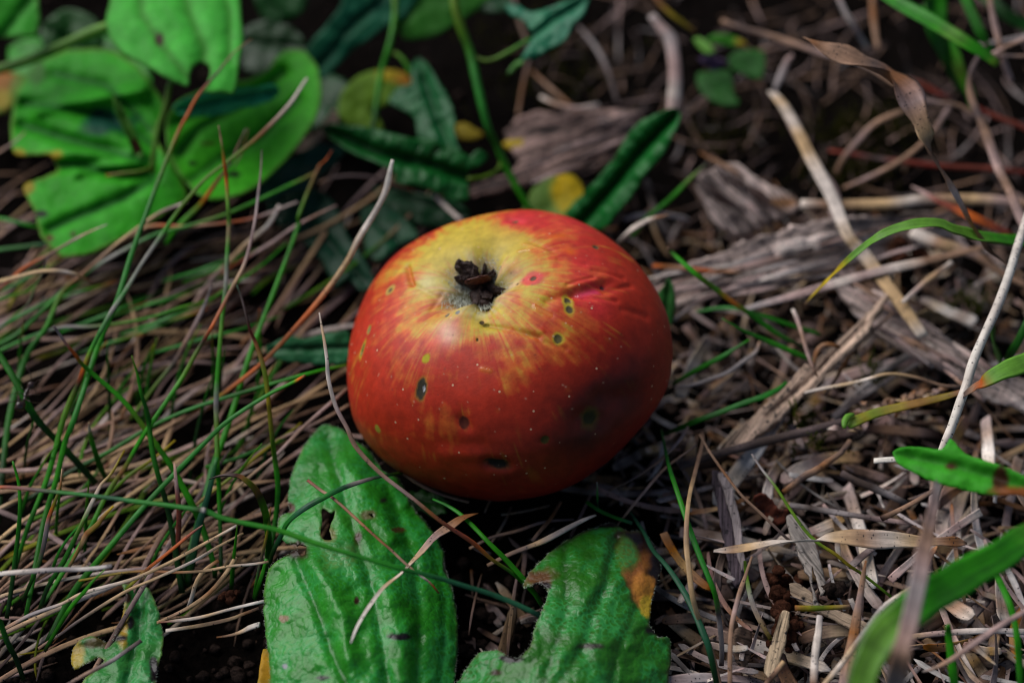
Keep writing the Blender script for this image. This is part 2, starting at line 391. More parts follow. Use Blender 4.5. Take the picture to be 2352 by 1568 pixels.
def hairs(parent, O, ctrl, n, length, px, rgb=(.55, .6, .5), name='leaf_hair', lift=.0, outl=True):
    """fine white hairs along the traced edge of a leaf"""
    C = O.mean(0); V = []; F = []
    hh = quadfit(ctrl, O[:, 0], O[:, 1]); W = at(O[:, 0], O[:, 1], hh)
    for _ in range(n):
        i = RNG.integers(0, len(O)); j = (i+1) % len(O); t = RNG.random(); p = W[i]*(1-t)+W[j]*t
        e = W[j]-W[i]; out = np.cross(e, [0, 0, 1.0]); out /= np.linalg.norm(out)+1e-9
        if out[:2] @ (p-W.mean(0))[:2] < 0: out = -out
        d = out + RNG.normal(0, .45, 3) + [0, 0, .2]; d /= np.linalg.norm(d); l = length*RNG.uniform(.4, 1.1)
        s = np.cross(d, CF); s /= np.linalg.norm(s); r = px*cmpp(p)/2; k = len(V)
        V += [p+s*r-d*.02, p-s*r-d*.02, p+d*l, p+np.cross(d, s)*r-d*.02]; F += [(k, k+1, k+2), (k+1, k+3, k+2), (k+3, k, k+2)]
    o = link(name, np.array(V), F, M_HAIR, None, None, parent, loc=np.array(parent.location)/S); o['kind'] = 'stuff'
    return o
M_HAIR = plain('hair', (.55, .62, .5), .6)

# ------------------------------------------------------------------ the ground
def build_ground():
    g = np.concatenate([np.linspace(-300, -28, 40), np.linspace(-27.5, 27.5, 280), np.linspace(28, 300, 40)])
    X, Y = np.meshgrid(g, g); Z = ground_z(X, Y) + .12*(fbm(X*4, Y*4, 0, 3, 31)-.5)
    n = len(g); V = np.stack([X.ravel(), Y.ravel(), Z.ravel()], -1)
    i = (np.arange(n-1)[:, None]*n+np.arange(n-1)[None]).ravel(); F = np.stack([i, i+1, i+n+1, i+n], -1)
    o = link('ground', V, F, M_SOIL); o['kind'] = 'structure'
build_ground()

# ------------------------------------------------------------------ the apple
AC = np.array([-0.02, 0.02, 2.27]); AR, AZ = 3.48, 2.36
AX = np.array([-.28, .02, 1.0]); AX /= np.linalg.norm(AX)
A1 = np.cross([0, 1.0, 0], AX); A1 /= np.linalg.norm(A1); A2 = np.cross(AX, A1)
def mat_apple():
    m, nt, N, L, P = newmat('apple_skin'); c = N.new('ShaderNodeVertexColor'); c.layer_name = 'Col'
    a = N.new('ShaderNodeAttribute'); a.attribute_name = 'rough'
    v = objvec(N, L); n1 = noisen(N, L, v, 5, 4, .6); n2 = noisen(N, L, v, 22, 3, .6)
    col = mixc(N, L, 'MULTIPLY', 1.0, c.outputs[0], ramp(N, L, n1, [(.3, .78), (.7, 1.15)]))
    vo = N.new('ShaderNodeTexVoronoi'); vo.inputs['Scale'].default_value = 3.6; L.new(v, vo.inputs['Vector'])
    gate = ramp(N, L, vo.outputs['Color'], [(.45, 0.0), (.6, 1.0)])
    dot = ramp(N, L, vo.outputs['Distance'], [(.055, 1.0), (.11, 0.0)])
    col = mixc(N, L, 'MIX', mixc(N, L, 'MULTIPLY', .8, dot, gate), col, (.62, .36, .22, 1))
    L.new(col, P.inputs['Base Color']); L.new(a.outputs['Fac'], P.inputs['Roughness']); P.inputs['Specular IOR Level'].default_value = .25
    P.inputs['Subsurface Weight'].default_value = .03; P.inputs['Subsurface Radius'].default_value = (.004, .0015, .0008); P.inputs['Subsurface Scale'].default_value = .3
    fin(N, L, P, mixc(N, L, 'ADD', .5, n1, n2), .12, .05); return m
def build_apple():
    root = tag(empty('apple', (AC[0], AC[1], 0)), 'dented red and yellow windfall apple with dark scab spots lying on the grass', 'apple')
    na, nt_ = 620, 420
    th = np.linspace(0, np.pi, nt_)[:, None]; ph = np.linspace(0, 2*np.pi, na, endpoint=False)[None]
    th, ph = np.broadcast_arrays(th, ph); cp, sp = np.cos(ph), np.sin(ph)
    bulge = 1 + .016*np.cos(5*ph+.6)*np.sin(th) + .022*np.cos(2*ph+1.0)*np.sin(th) + .03*(fbm(cp*1.2, sp*1.2, th, 3, 4)-.5) + .028*(fbm(cp*3+5, sp*3, th*2.6, 3, 14)-.5)
    r = AR*np.sin(th)**.84*bulge
    z = AZ*np.cos(th)*(1+.02*np.cos(3*ph)); z = np.where(z < 0, z*.98, z)
    rb = .62*(1+.14*np.cos(5*ph+.3))
    z = z - np.where(th < 1.5, .58*np.exp(-(r/rb)**2) + .10*np.exp(-(r/1.35)**2)*(1+.5*np.cos(5*ph+.6)), 0) + np.where(th > 2, .8*np.exp(-(r/1.1)**2), 0)
    V = AC + (r*cp)[..., None]*A1 + (r*sp)[..., None]*A2 + z[..., None]*AX
    V = V.reshape(-1, 3); thf, phf, rf = th.ravel(), ph.ravel(), r.ravel()
    nrm = V-AC; nrm /= np.linalg.norm(nrm, axis=1)[:, None]
    vis = np.sum(nrm*(CP-V), axis=1) > 0; px, py = proj(V)
    R5 = lambda x, y: (765.6+x*.4491, 459.4+y*.4491)
    def find(x, y):
        X, Y = R5(x, y); d = np.where(vis, (px-X)**2+(py-Y)**2, 1e9); return V[d.argmin()].copy()
    def fdist(p, q=None):                       # distance in cm to a point or a short segment
        if q is None: return np.linalg.norm(V-p, axis=1)
        d = q-p; t = np.clip((V-p) @ d/(d @ d), 0, 1); return np.linalg.norm(V-(p+t[:, None]*d), axis=1)
    u = .1/ (1/cmpp(AC)) / .1 * .4491           # cm per region-5 pixel
    F3 = lambda *a: find(*a)
    disp = np.zeros(len(V))
    # dents, folds and scars
    for seg, dep, wd in [((1250,475, 1395,438), .11, 42), ((1100,520, 1240,475), .05, 30), ((775,640, 1050,700), .055, 16), ((378,340, 400,430), .07, 14), ((400,430, 520,500), .05, 18),
                         ((1380,1010, 1560,1000), .10, 70), ((650,1120, 690,1160), .035, 34), ((800,1350, 870,1360), .10, 34),
                         ((1270,1120, 1370,1130), .10, 60), ((560,1240, 760,1250), .02, 40), ((1000,210, 1120,260), .02, 16), ((1060,560, 1110,585), .02, 18), ((900,100, 960,115), .03, 22), ((1290,500, 1450,520), .03, 14), ((1200,430, 1330,395), .03, 12), ((1330,360, 1480,400), .03, 16), ((1400,470, 1520,440), .035, 16), ((1150,300, 1290,330), .02, 14), ((1060,720, 1190,760), .02, 14), ((560,470, 500,560), .02, 12), ((1480,560, 1600,600), .03, 20)]:
        d = fdist(F3(seg[0], seg[1]), F3(seg[2], seg[3])); disp -= dep*np.exp(-(d/(wd*u))**2)
    for seg, dep, wd in [((560,1300, 740,1300), .022, 34), ((1240,440, 1400,400), .035, 34), ((1350,950, 1540,940), .03, 60), ((800,610, 1060,670), .02, 20)]:
        d = fdist(F3(seg[0], seg[1]), F3(seg[2], seg[3])); disp += dep*np.exp(-(d/(wd*u))**2)
    # pigment, with some light and shade painted in
    yel, org, red, crim = np.array([.50, .36, .035]), np.array([.58, .13, .018]), np.array([.43, .026, .008]), np.array([.66, .03, .04])
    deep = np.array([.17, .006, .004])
    s1 = noise(cp.ravel()*14, sp.ravel()*14, thf*4.0, 1); s2 = noise(cp.ravel()*32, sp.ravel()*32, thf*8.0, 2); iso = fbm(V[:, 0]*1.6, V[:, 1]*1.6, V[:, 2]*1.6, 4, 41); s3 = fbm(cp.ravel()*3, sp.ravel()*3, thf*3, 3, 3)
    s4 = noise(cp.ravel()*60, sp.ravel()*60, thf*7, 12)
    iso2 = fbm(V[:, 0]*5, V[:, 1]*5, V[:, 2]*5, 4, 43); st = .5+.12*(s1-.5)*2+.13*(s2-.5)*2+.10*(s4-.5)*2+.55*(iso-.5)*1.5+.35*(iso2-.5)*1.4
    g = lambda x, y, rr: np.exp(-(fdist(F3(x, y))/(rr*u))**2)
    Yl = .46*np.exp(-(thf/.40)**4) + .35*g(500,400,110) + .75*g(560,190,150) + .8*g(740,180,150) + .55*g(880,200,110) + .35*g(480,300,90) + .4*g(790,610,100) + .3*g(1000,640,110) + .25*g(1000,330,160) + .3*g(850,460,110) + .12*g(300,330,140)
    redn = np.clip(1.04 - .86*Yl + (st-.5)*(1.75-.45*np.clip(thf, 0, 2.2)) + (s3-.5)*.8 + np.clip(thf-1.0, -.6, .9)*.62, 0, 1.4)
    redn = redn + .26*g(940,880,170) - .12*g(350,1050,260) + .25*g(980,60,120) + .2*g(1500,900,300)
    t1 = np.clip(redn*1.9, 0, 1)[:, None]; t2 = np.clip((redn-.42)*1.9, 0, 1)[:, None]
    col = yel*(1-t1)+org*t1; col = col*(1-t2)+red*t2
    t3 = (np.clip((thf-1.25)/.8, 0, 1)*.9*np.clip(redn, 0, 1))[:, None]; col = col*(1-t3)+deep*t3  # deeper red underneath, part pigment, part painted shade
    # thin yellow flecks drawn out along the meridians
    fl = np.clip((noise(cp.ravel()*46, sp.ravel()*46, thf*4.5, 21)-.70)*6, 0, 1)*np.clip((noise(cp.ravel()*7, sp.ravel()*7, thf*3, 22)-.42)*4, 0, 1)*np.exp(-((thf-1.0)/.5)**2)
    col = col*(1-.75*fl[:, None]) + np.array([.56, .22, .025])*.75*fl[:, None]
    def paint(w, c, k=1.0): 
        nonlocal col
        w = np.clip(w*k, 0, 1)[:, None]; col = col*(1-w)+np.array(c)*w
    for x, y, rr, k in [(950,70,110,.7), (1200,90,190,.65), (540,720,80,.5), (1340,540,90,.6), (1290,400,120,.45), (1250,300,150,.3), (330,560,130,.25), (630,640,70,.2)]:
        paint(g(x, y, rr), crim, k)
    paint(np.exp(-(rf/.95)**4)*(thf < 1.5)*(.6+.6*s2), [.42, .40, .12], .35)
    paint(np.exp(-((rf-.62)/.28)**2)*(thf < 1.5)*np.clip(s1*1.6-.2, 0, 1), [.62, .62, .48], .42)
    paint(g(480,420,70), [.60, .55, .28], .6)
    paint(g(575,655,60)+g(600,700,50), [.75, .55, .42], .4)  # pale bloom and sheen painted into the skin
    # dark basin and the shadow below the calyx, painted into the skin
    paint(np.exp(-(rf/.46)**4)*(thf < 1.5), [.03, .035, .02], .9)
    paint(g(660,495,70), [.05, .07, .02], .8)
    paint(g(1330,1150,300)*(.55+.9*(iso-.2)), [.035, .006, .004], .9); paint(g(1520,960,210)*(.5+iso), [.07, .006, .006], .7); paint(g(860,1370,190), [.09, .012, .005], .5)  # shade on the lower and right side, painted into the skin colour
    rough = np.full(len(V), .50) + .15*(s3-.5)
    def spot(x, y, rx, ry, core, halo=None, hs=1.6, red_ring=0, pit=.025):
        nonlocal disp
        p = F3(x, y); n0 = (p-AC)/np.linalg.norm(p-AC); e1 = CR - n0*(CR @ n0); e1 /= np.linalg.norm(e1); e2 = np.cross(n0, e1)
        d = V-p; a, b = d @ e1/(rx*u), d @ e2/(ry*u*1.15); q = np.sqrt(a*a+b*b) + (fbm(V[:, 0]*6, V[:, 1]*6, V[:, 2]*6, 4, int(x))-.5)*1.1
        q = np.where(np.linalg.norm(d, axis=1) < 1.2, q, 99)
        if red_ring: paint(np.clip((red_ring-q)/1.0, 0, 1), crim*.9, .85)
        if halo is not None: paint(np.clip((hs-q)/.7, 0, 1), halo, .78)
        if core is not None:
            paint(np.clip((1.0-q)/.3+.3, 0, 1), core, .93)
            rough[q < 1.1] = .8; disp -= pit*np.exp(-(q/.9)**2)
    grey, dk, yg, gy = [.085, .065, .04], [.022, .020, .018], [.42, .36, .02], [.20, .17, .06]
    spot(932,105, 22,12, [.10,.06,.02], None, red_ring=3.2); spot(1345,240, 13,13, [.07,.05,.03], [.25,.16,.02], 1.5)
    spot(1020,402, 17,14, grey, None, red_ring=3.4); spot(1390,437, 13,11, [.05,.02,.02], crim*.6, 1.8)
    spot(1203,512, 16,22, dk, yg, 2.0); spot(1207,560, 20,24, [.05,.04,.03], yg, 1.7)
    spot(1147,710, 20,20, [.05,.045,.02], yg, 1.75); spot(290,458, 16,14, grey, [.42,.33,.06], 2.3)
    spot(182,660, 11,20, gy, yg, 1.5); spot(148,768, 12,30, [.06,.09,.02], yg, 1.8); spot(470,812, 22,20, yg, [.40,.30,.02], 1.35, pit=.0)
    spot(448,968, 27,42, dk, [.20,.22,.02], 1.4); spot(458,966, 6,11, [.45,.45,.47]); spot(585,588, 13,13, [.12,.11,.08]); spot(635,572, 15,15, [.20,.20,.20])
    spot(758,625, 12,10, [.04,.02,.01]); spot(735,712, 6,7, [.05,.03,.01]); spot(780,640, 18,10, [.16,.12,.01]); spot(944,430, 6,6, [.06,.03,.02]); spot(1320,1120, 40,36, [.03,.03,.01], [.09,.07,.01], 1.7)
    spot(840,1358, 52,24, [.010,.008,.006], [.06,.04,.01], 1.4); spot(225,1170, 20,18, [.28,.26,.02], None, pit=0); spot(1080,1225, 24,20, [.06,.055,.01]); spot(683,123, 4,4, [.05,.02,.01]); spot(668,1140, 26,28, [.06,.01,.006])
    paint(np.exp(-(fdist(F3(1265,475), F3(1350,458))/(20*u))**2), [.60,.05,.14], .6); rough[fdist(F3(1250,478), F3(1360,458)) < 32*u] = .08
    paint(np.exp(-(fdist(F3(378,340), F3(400,425))/(13*u))**2), [.55,.14,.01], .8); paint(np.exp(-(fdist(F3(800,650), F3(1050,700))/(8*u))**2), [.30,.10,.01], .6)
    for a in [(975,225,1090,262), (950,262,1010,250), (1050,555,1110,585), (1030,545,1060,570), (760,862,800,872)]:
        w = fdist(F3(a[0], a[1]), F3(a[2], a[3])); rough[w < 15*u] = .10; paint(np.exp(-(w/(14*u))**2), [.72,.28,.08], .45); disp += .012*np.exp(-(w/(9*u))**2)
    paint(np.exp(-(fdist(F3(1130,185), F3(1170,180))/(22*u))**2)+g(1215,265,30), [.62,.10,.005], .8)
    for k in range(75):                        # tiny pale and dark flecks
        x, y = RNG.uniform(120, 1500), RNG.uniform(250, 1100)
        if (x-880)**2/750**2+(y-800)**2/620**2 < 1: paint(np.exp(-(fdist(F3(x, y))/(RNG.uniform(3, 5)*u))**2), [.60,.34,.22] if RNG.random() < .8 else [.06,.03,.02], .55)
    V2 = V + nrm*disp[:, None]
    n = na; i = np.arange(nt_-1)[:, None]*n; j = np.arange(n)[None]; j2 = (j+1) % n
    F = np.stack([i+j, i+n+j, i+n+j2, i+j2], -1).reshape(-1, 4)
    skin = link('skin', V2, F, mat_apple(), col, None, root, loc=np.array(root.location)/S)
    at_ = skin.data.attributes.new('rough', 'FLOAT', 'POINT'); at_.data.foreach_set('value', np.clip(rough, .05, 1))
    # calyx: dried sepals, stamens and grey fuzz in the basin
    M_DRY = plain('dried_sepal', (.035, .014, .010), .6, .4, .8); M_DRYR = plain('dried_sepal_red', (.11, .03, .018), .5, .5, .6); M_FUZZ = plain('calyx_fuzz', (.50, .52, .44), .8)
    top = AC + AX*(AZ-.60)
    def lump(name, c, sx, sy, sz, dirv, mat, sd, parent, bend=.5):
        n1_, n2_ = 22, 14; a = np.linspace(0, np.pi, n2_)[:, None]; b = np.linspace(0, 2*np.pi, n1_, endpoint=False)[None]
        x = (np.sin(a)*np.cos(b)).ravel(); y = (np.sin(a)*np.sin(b)).ravel(); zz = (np.cos(a)+0*b).ravel()
        k = 1+.95*(fbm(x*2.1, y*2.1, zz*2.1+sd, 3, sd)-.5); p = np.stack([x*sx*k*(1-.35*zz), y*sy*k*(1-.5*zz), zz*sz*k], -1)
        p[:, 0] += bend*sz*(zz*.7)**2
        zq = Vector(dirv).to_track_quat('Z', 'Y').to_matrix(); p = p @ np.array(zq).T + c
        i = np.arange(n2_-1)[:, None]*n1_; j = np.arange(n1_)[None]; j2 = (j+1) % n1_
        return link(name, p, np.stack([i+j, i+n1_+j, i+n1_+j2, i+j2], -1).reshape(-1, 4), mat, None, None, parent, loc=np.array(parent.location if parent.parent is None else parent.location+parent.parent.location)/S, smooth=False)
    cal = lump('calyx', top-AX*.10, .46, .42, .34, AX, M_DRY, 3, root)
    def up(cx, cy, hgt): return top + CR*(cx-660)*u + np.cross(AX, CR)*(430-cy)*u*1.15 + AX*hgt
    for k, (cx, cy, hg, sx, sy, sz, dv, mm) in enumerate([(600,318,.30,.11,.20,.24,(-.5,.3,.8),M_DRY), (640,330,.34,.05,.14,.17,(-.1,.5,.8),M_DRY), (690,322,.28,.04,.12,.15,(.2,.6,.7),M_DRY), (722,350,.25,.05,.13,.17,(.5,.4,.7),M_DRY),
                                   (575,360,.22,.05,.10,.14,(-.8,0,.5),M_DRY), (672,400,.42,.17,.05,.26,(.1,-.5,.8),M_DRYR), (738,440,.28,.04,.10,.22,(.55,-.5,.5),M_DRY), (630,385,.32,.06,.10,.16,(-.3,-.1,.9),M_DRY), (700,455,.22,.10,.05,.15,(.2,-.7,.4),M_DRY)]):
        s_ = lump('sepal', up(cx, cy, hg), sx*1.45, sy*1.3, sz*1.2, dv, mm, 10+k, cal)
    Vf, Ff = [], []
    for k in range(3200):
        a = RNG.uniform(0, 2*np.pi); rr = abs(RNG.normal(.50, .15)); back = math.sin(a-.2)
        if RNG.random() > .55+.45*math.cos(a-2.3): continue
        p = AC + A1*rr*math.cos(a)+A2*rr*math.sin(a) + AX*(AZ*math.sqrt(max(0, 1-(rr/AR)**2)) - .58*math.exp(-(rr/.62)**2) - .10*math.exp(-(rr/1.35)**2) - .01)
        d = RNG.normal(0, .5, 3) + AX*.5 + (AC+AX*AZ-p)*.6; d /= np.linalg.norm(d); s_ = np.cross(d, CF); s_ /= np.linalg.norm(s_); q = .006; l = RNG.uniform(.05, .15); m0 = len(Vf)
        Vf += [p+s_*q, p-s_*q, p+d*l, p+np.cross(d, s_)*q]; Ff += [(m0, m0+1, m0+2), (m0+1, m0+3, m0+2), (m0+3, m0, m0+2)]
    fz = link('calyx_fuzz', np.array(Vf), Ff, M_FUZZ, None, None, root, loc=np.array(root.location)/S); fz['kind'] = 'stuff'
build_apple()

# ------------------------------------------------------------------ broad leaves
def poly(reg, s):
    k = {1: (0, 0, .3516), 2: (735, 0, .3646), 3: (1531, 0, .3515), 4: (0, 520.6, .3515), 5: (765.6, 459.4, .4491), 6: (1531, 520.6, .3515),
         7: (0, 1016.7, .3515), 8: (551.2, 955.5, .4427), 9: (1531, 1016.7, .3515)}[reg]
    P = pts(s); return np.stack([k[0]+P[:, 0]*k[2], k[1]+P[:, 1]*k[2]], -1)
def ps(reg, s): return ' '.join('%.1f,%.1f' % tuple(p) for p in poly(reg, s))
LG, MG, DG, TG = np.array([.060,.235,.030]), np.array([.030,.150,.022]), np.array([.010,.075,.020]), np.array([.030,.135,.085])
BRN, BLK, YEL, ORG = np.array([.07,.028,.010]), np.array([.012,.008,.008]), np.array([.50,.38,.02]), np.array([.50,.20,.03])
PL = 'broad ground leaves'
def leafA():
    o = "440,45 520,65 600,130 680,190 740,280 830,330 860,400 900,470 970,560 1030,640 1060,720 1065,790 1090,850 1115,950 1130,1060 1130,1200 1110,1420 1090,1600 1010,1900 880,2150 700,2300 560,2250 380,1950 200,1600 160,1400 150,1250 125,1050 125,900 150,790 220,735 275,700 300,690 290,665 235,660 200,600 195,560 210,520 262,492 250,450 250,400 270,290 320,180 380,90"
    h1 = "428,478 470,500 492,488 482,540 465,590 478,640 440,642 420,615 425,560"; h2 = "285,680 310,664 342,672 340,715 318,722 300,700"; h3 = "668,502 685,505 700,530 685,525"
    ctrl = [(*poly(8, f"{x},{y}")[0], h) for x, y, h in [(440,60,.9), (860,400,.7), (250,430,1.4), (620,500,1.3), (1000,650,1.0), (130,950,1.3), (600,950,1.9), (1120,1000,.9), (180,1300,1.3), (640,1350,2.1), (1110,1350,1.0), (700,2250,1.6), (250,1700,1.1), (1050,1750,1.0)]]
    v = [(ps(8, "455,120 520,350 600,640 690,900 720,1100 770,1384 780,2200"), .11, 13), (ps(8, "300,760 400,1000 470,1200 560,1400 600,1600"), .10, 12), (ps(8, "700,250 800,480 900,760 930,1000 920,1300 915,1600"), .10, 14), (ps(8, "1000,700 1060,950 1060,1200 1020,1500"), .05, 10)]
    e = lambda x, y: poly(8, f"{x},{y}")[0]
    pt = [(*e(840,1145), 24, 9, BLK, .9), (*e(225,1048), 10, 8, np.array([.25,.16,.08]), .3), (*e(232,1297), 7, 7, np.array([.22,.24,.22]), .3), (*e(745,435), 9, 6, BLK*2, .5), (*e(605,955), 6, 9, BRN*.5, .6), (*e(615,625), 10, 14, BRN*.8, .9),
          (*e(430,1355), 14, 5, BLK, .9), (*e(1068,780), 8, 22, BLK*1.5, .8), (*e(310,700), 26, 20, BRN*.5, .9), (*e(820,590), 14, 5, BRN, .8), (*e(250,470), 14, 14, BRN, .8), (*e(660,510), 16, 10, np.array([.12,.12,.04]), .8), (*e(450,610), 20, 26, np.array([.14,.17,.03]), .8), (*e(500,730), 40, 30, np.array([.07,.24,.03]), .9)]
    lf, O, V = sheet('plantain_leaf', ps(8, o), ctrl, M_LEAFB, np.array([.022,.25,.012]), step=5, jag=3, veins=v, patches=pt, holes=[ps(8, h) for h in (h1, h2, h3)], edge=np.array([.10,.26,.04]), edgew=7, bump=.13, bumpsc=.011, thick=.03,
        label='large blistered green leaf with holes and torn notches in front of the apple', cat='leaf', group=None,
        fold=[(ps(8, "380,760 480,900 540,1050 560,1250"), .22, 26), (ps(8, "760,880 830,1050 850,1350"), .14, 26), (ps(8, "560,250 680,420 780,620"), .14, 24)])
    hairs(lf, O, ctrl, 800, .05, .6)
def leafB():
    o = "1920,555 2010,590 2090,600 2140,650 2165,720 2185,790 2150,900 2130,1000 2125,1080 2170,1140 2230,1150 2240,1250 2215,1420 2200,1600 2050,1850 1850,2050 1600,2150 1350,2000 1150,1800 1060,1600 1100,1420 1180,1300 1240,1230 1330,1210 1400,1250 1450,1250 1500,1200 1530,1100 1585,960 1595,895 1540,868 1470,892 1490,830 1520,790 1600,710 1700,640 1800,590"
    ctrl = [(*poly(8, f"{x},{y}")[0], h) for x, y, h in [(1920,570,1.0), (2150,700,1.1), (1500,850,1.5), (1800,850,1.5), (2150,1000,1.2), (1550,1100,1.5), (1850,1150,1.9), (2220,1200,1.1), (1200,1300,1.2), (1700,1400,2.1), (2200,1400,1.0), (1600,2100,1.4), (1100,1700,1.0), (2100,1800,1.0)]]
    e = lambda x, y: poly(8, f"{x},{y}")[0]
    v = [(ps(8, "1950,640 1900,850 1800,1150 1650,1400 1540,2050"), .09, 15), (ps(8, "1680,700 1700,1000 1600,1300 1400,1900"), .05, 12), (ps(8, "2050,1000 1950,1250 1850,1900"), .06, 12)]
    pt = [(*e(2110,800), 46, 82, BRN*.55, .8), (*e(2165,860), 34, 70, BLK*1.2, .7), (*e(2120,620), 40, 22, BLK*1.5, .8), (*e(2080,660), 54, 32, BRN*.5, .9), (*e(2050,640), 30, 14, BLK, .7), (*e(2060,800), 30, 40, np.array([.30,.12,.02]), .9), (*e(2095,900), 22, 46, np.array([.55,.24,.03]), .7), (*e(2110,985), 16, 26, np.array([.45,.33,.02]), .7), (*e(2010,720), 26, 34, np.array([.10,.20,.02]), .8),
          (*e(1540,835), 36, 22, np.array([.13,.06,.02]), .9), (*e(1560,880), 24, 10, BLK, .6), (*e(1820,1190), 30, 6, np.array([.03,.03,.015]), 1.0), (*e(1400,1255), 30, 10, BLK, .6), (*e(1330,1330), 14, 9, BRN*.5, .9), (*e(2150,1110), 22, 14, BLK, .8), (*e(1860,560), 50, 8, BLK, .6)]
    lf, O, V = sheet('plantain_leaf', ps(8, o), ctrl, M_LEAFB, np.array([.022,.16,.008]), step=5.5, jag=4, veins=v, patches=pt, edge=np.array([.09,.16,.04]), edgew=7, bump=.14, bumpsc=.012, thick=.03,
        label='ragged green leaf with scorched orange and black edge at the bottom centre', cat='leaf')
    hairs(lf, O, ctrl, 700, .05, .6)
def leafC():
    o = "790,910 840,925 905,925 970,950 1020,1050 1050,1150 1065,1250 1060,1350 1030,1480 1015,1600 1000,1750 480,1750 540,1568 600,1500 680,1420 650,1400 560,1440 480,1480 465,1370 520,1290 590,1262 650,1275 690,1300 730,1290 760,1230 800,1130 820,1000"
    ctrl = [(*poly(7, f"{x},{y}")[0], h) for x, y, h in [(830,930,.5), (1050,1200,.4), (800,1200,.8), (500,1400,.5), (930,1300,1.0), (750,1500,1.0), (1030,1500,.5), (600,1650,.7), (900,1700,1.1)]]
    e = lambda x, y: poly(7, f"{x},{y}")[0]
    pt = [(*e(800,1170), 14, 50, np.array([.42,.28,.02]), .8), (*e(490,1400), 18, 44, np.array([.42,.32,.03]), .8), (*e(640,1300), 30, 14, np.array([.10,.08,.02]), .8), (*e(855,1175), 9, 18, BLK, .6), (*e(760,1270), 30, 8, BLK, .9), (*e(1010,1470), 12, 26, BLK, .9), (*e(830,1010), 10, 12, BRN*.5, .8)]
    lf, O, V = sheet('plantain_leaf', ps(7, o), ctrl, M_LEAFB, np.array([.035,.23,.03]), step=5.5, jag=4, veins=[(ps(7, "890,940 920,1100 900,1300 840,1500 790,1750"), .16, 14)], patches=pt, edge=np.array([.16,.24,.05]), edgew=6, bump=.14, bumpsc=.016, thick=.03,
        label='small green leaf with yellow decayed margin on dark soil at the bottom left', cat='leaf')
    hairs(lf, O, ctrl, 300, .04, .6)
leafA(); leafB(); leafC()
sheet('dying_leaf', "604,1490 640,1500 700,1530 760,1600 590,1640 596,1545", [(610,1500,.9), (600,1600,.9), (720,1560,.8), (740,1620,.7)], M_LEAF, np.array([.30,.34,.04]), patches=[(606,1530,16,50, np.array([.55,.30,.02]), .7)], label='yellow and orange leaf corner poking out under the large blistered leaf', cat='leaf')
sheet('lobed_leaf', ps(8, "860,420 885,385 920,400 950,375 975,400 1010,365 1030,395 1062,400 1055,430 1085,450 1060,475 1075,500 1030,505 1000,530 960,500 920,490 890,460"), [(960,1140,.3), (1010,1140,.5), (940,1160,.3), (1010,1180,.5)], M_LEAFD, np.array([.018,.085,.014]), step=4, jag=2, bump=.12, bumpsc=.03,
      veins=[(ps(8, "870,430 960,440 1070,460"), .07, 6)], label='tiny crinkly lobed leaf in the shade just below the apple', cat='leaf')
# leaves of the upper left
sheet('broad_leaf', ps(1, "700,-160 720,0 690,130 722,260 800,350 950,430 1100,520 1225,562 1240,480 1262,440 1310,408 1355,425 1372,480 1340,600 1440,606 1535,600 1565,400 1592,250 1575,100 1560,-160 1500,-400 900,-400"),
      [(250,0,4.2), (250,80,4.3), (430,190,4.0), (540,200,4.1), (400,60,4.7), (555,60,4.4), (380,-60,4.5), (540,-60,4.2)], M_LEAF, np.array([.075,.52,.05]), step=6, jag=1.2,
      veins=[(ps(1, "1180,-200 1240,100 1340,330 1330,420"), .10, 20), (ps(1, "900,-200 930,100 1100,350 1220,500"), .04, 16), (ps(1, "1430,-200 1500,100 1500,400"), .06, 12)], veincol=np.array([.05,.22,.02]), patches=[(*poly(1, "1040,260")[0], 11, 16, BRN*.6, .5)], edge=np.array([.06,.26,.03]),
      bump=.05, label='large pale green oval leaf raised over the others at the top left', cat='leaf', thick=.03)
sheet('broad_leaf', ps(1, "1860,330 1930,322 2000,340 2080,450 2104,620 2060,780 1960,930 1850,1060 1700,1200 1550,1280 1380,1306 1270,1250 1150,1100 1085,930 1095,760 1180,650 1400,560 1620,520 1740,460 1800,380"),
      [(660,120,2.4), (735,220,2.5), (640,400,2.3), (480,455,2.3), (385,320,2.4), (520,330,2.0), (560,200,2.3), (700,300,2.2)], M_LEAF, np.array([.06,.46,.014]), step=6, jag=1.2,
      veins=[(ps(1, "1180,1000 1300,850 1560,700 1850,480"), .2, 16), (ps(1, "1250,1180 1420,1050 1700,900 1950,650"), .12, 14), (ps(1, "1150,800 1400,700 1800,600"), .18, 14)], edge=np.array([.10,.27,.03]), veincol=np.array([.02,.11,.02]),
      patches=[(*poly(1, "1260,1070")[0], 9, 5, BLK, .6), (*poly(1, "1520,1140")[0], 16, 6, BLK, .8), (*poly(1, "1340,940")[0], 20, 5, BRN, .8)], bump=.07, label='rounded bright green leaf with an upturned rim, above and left of the apple', cat='leaf', thick=.03)
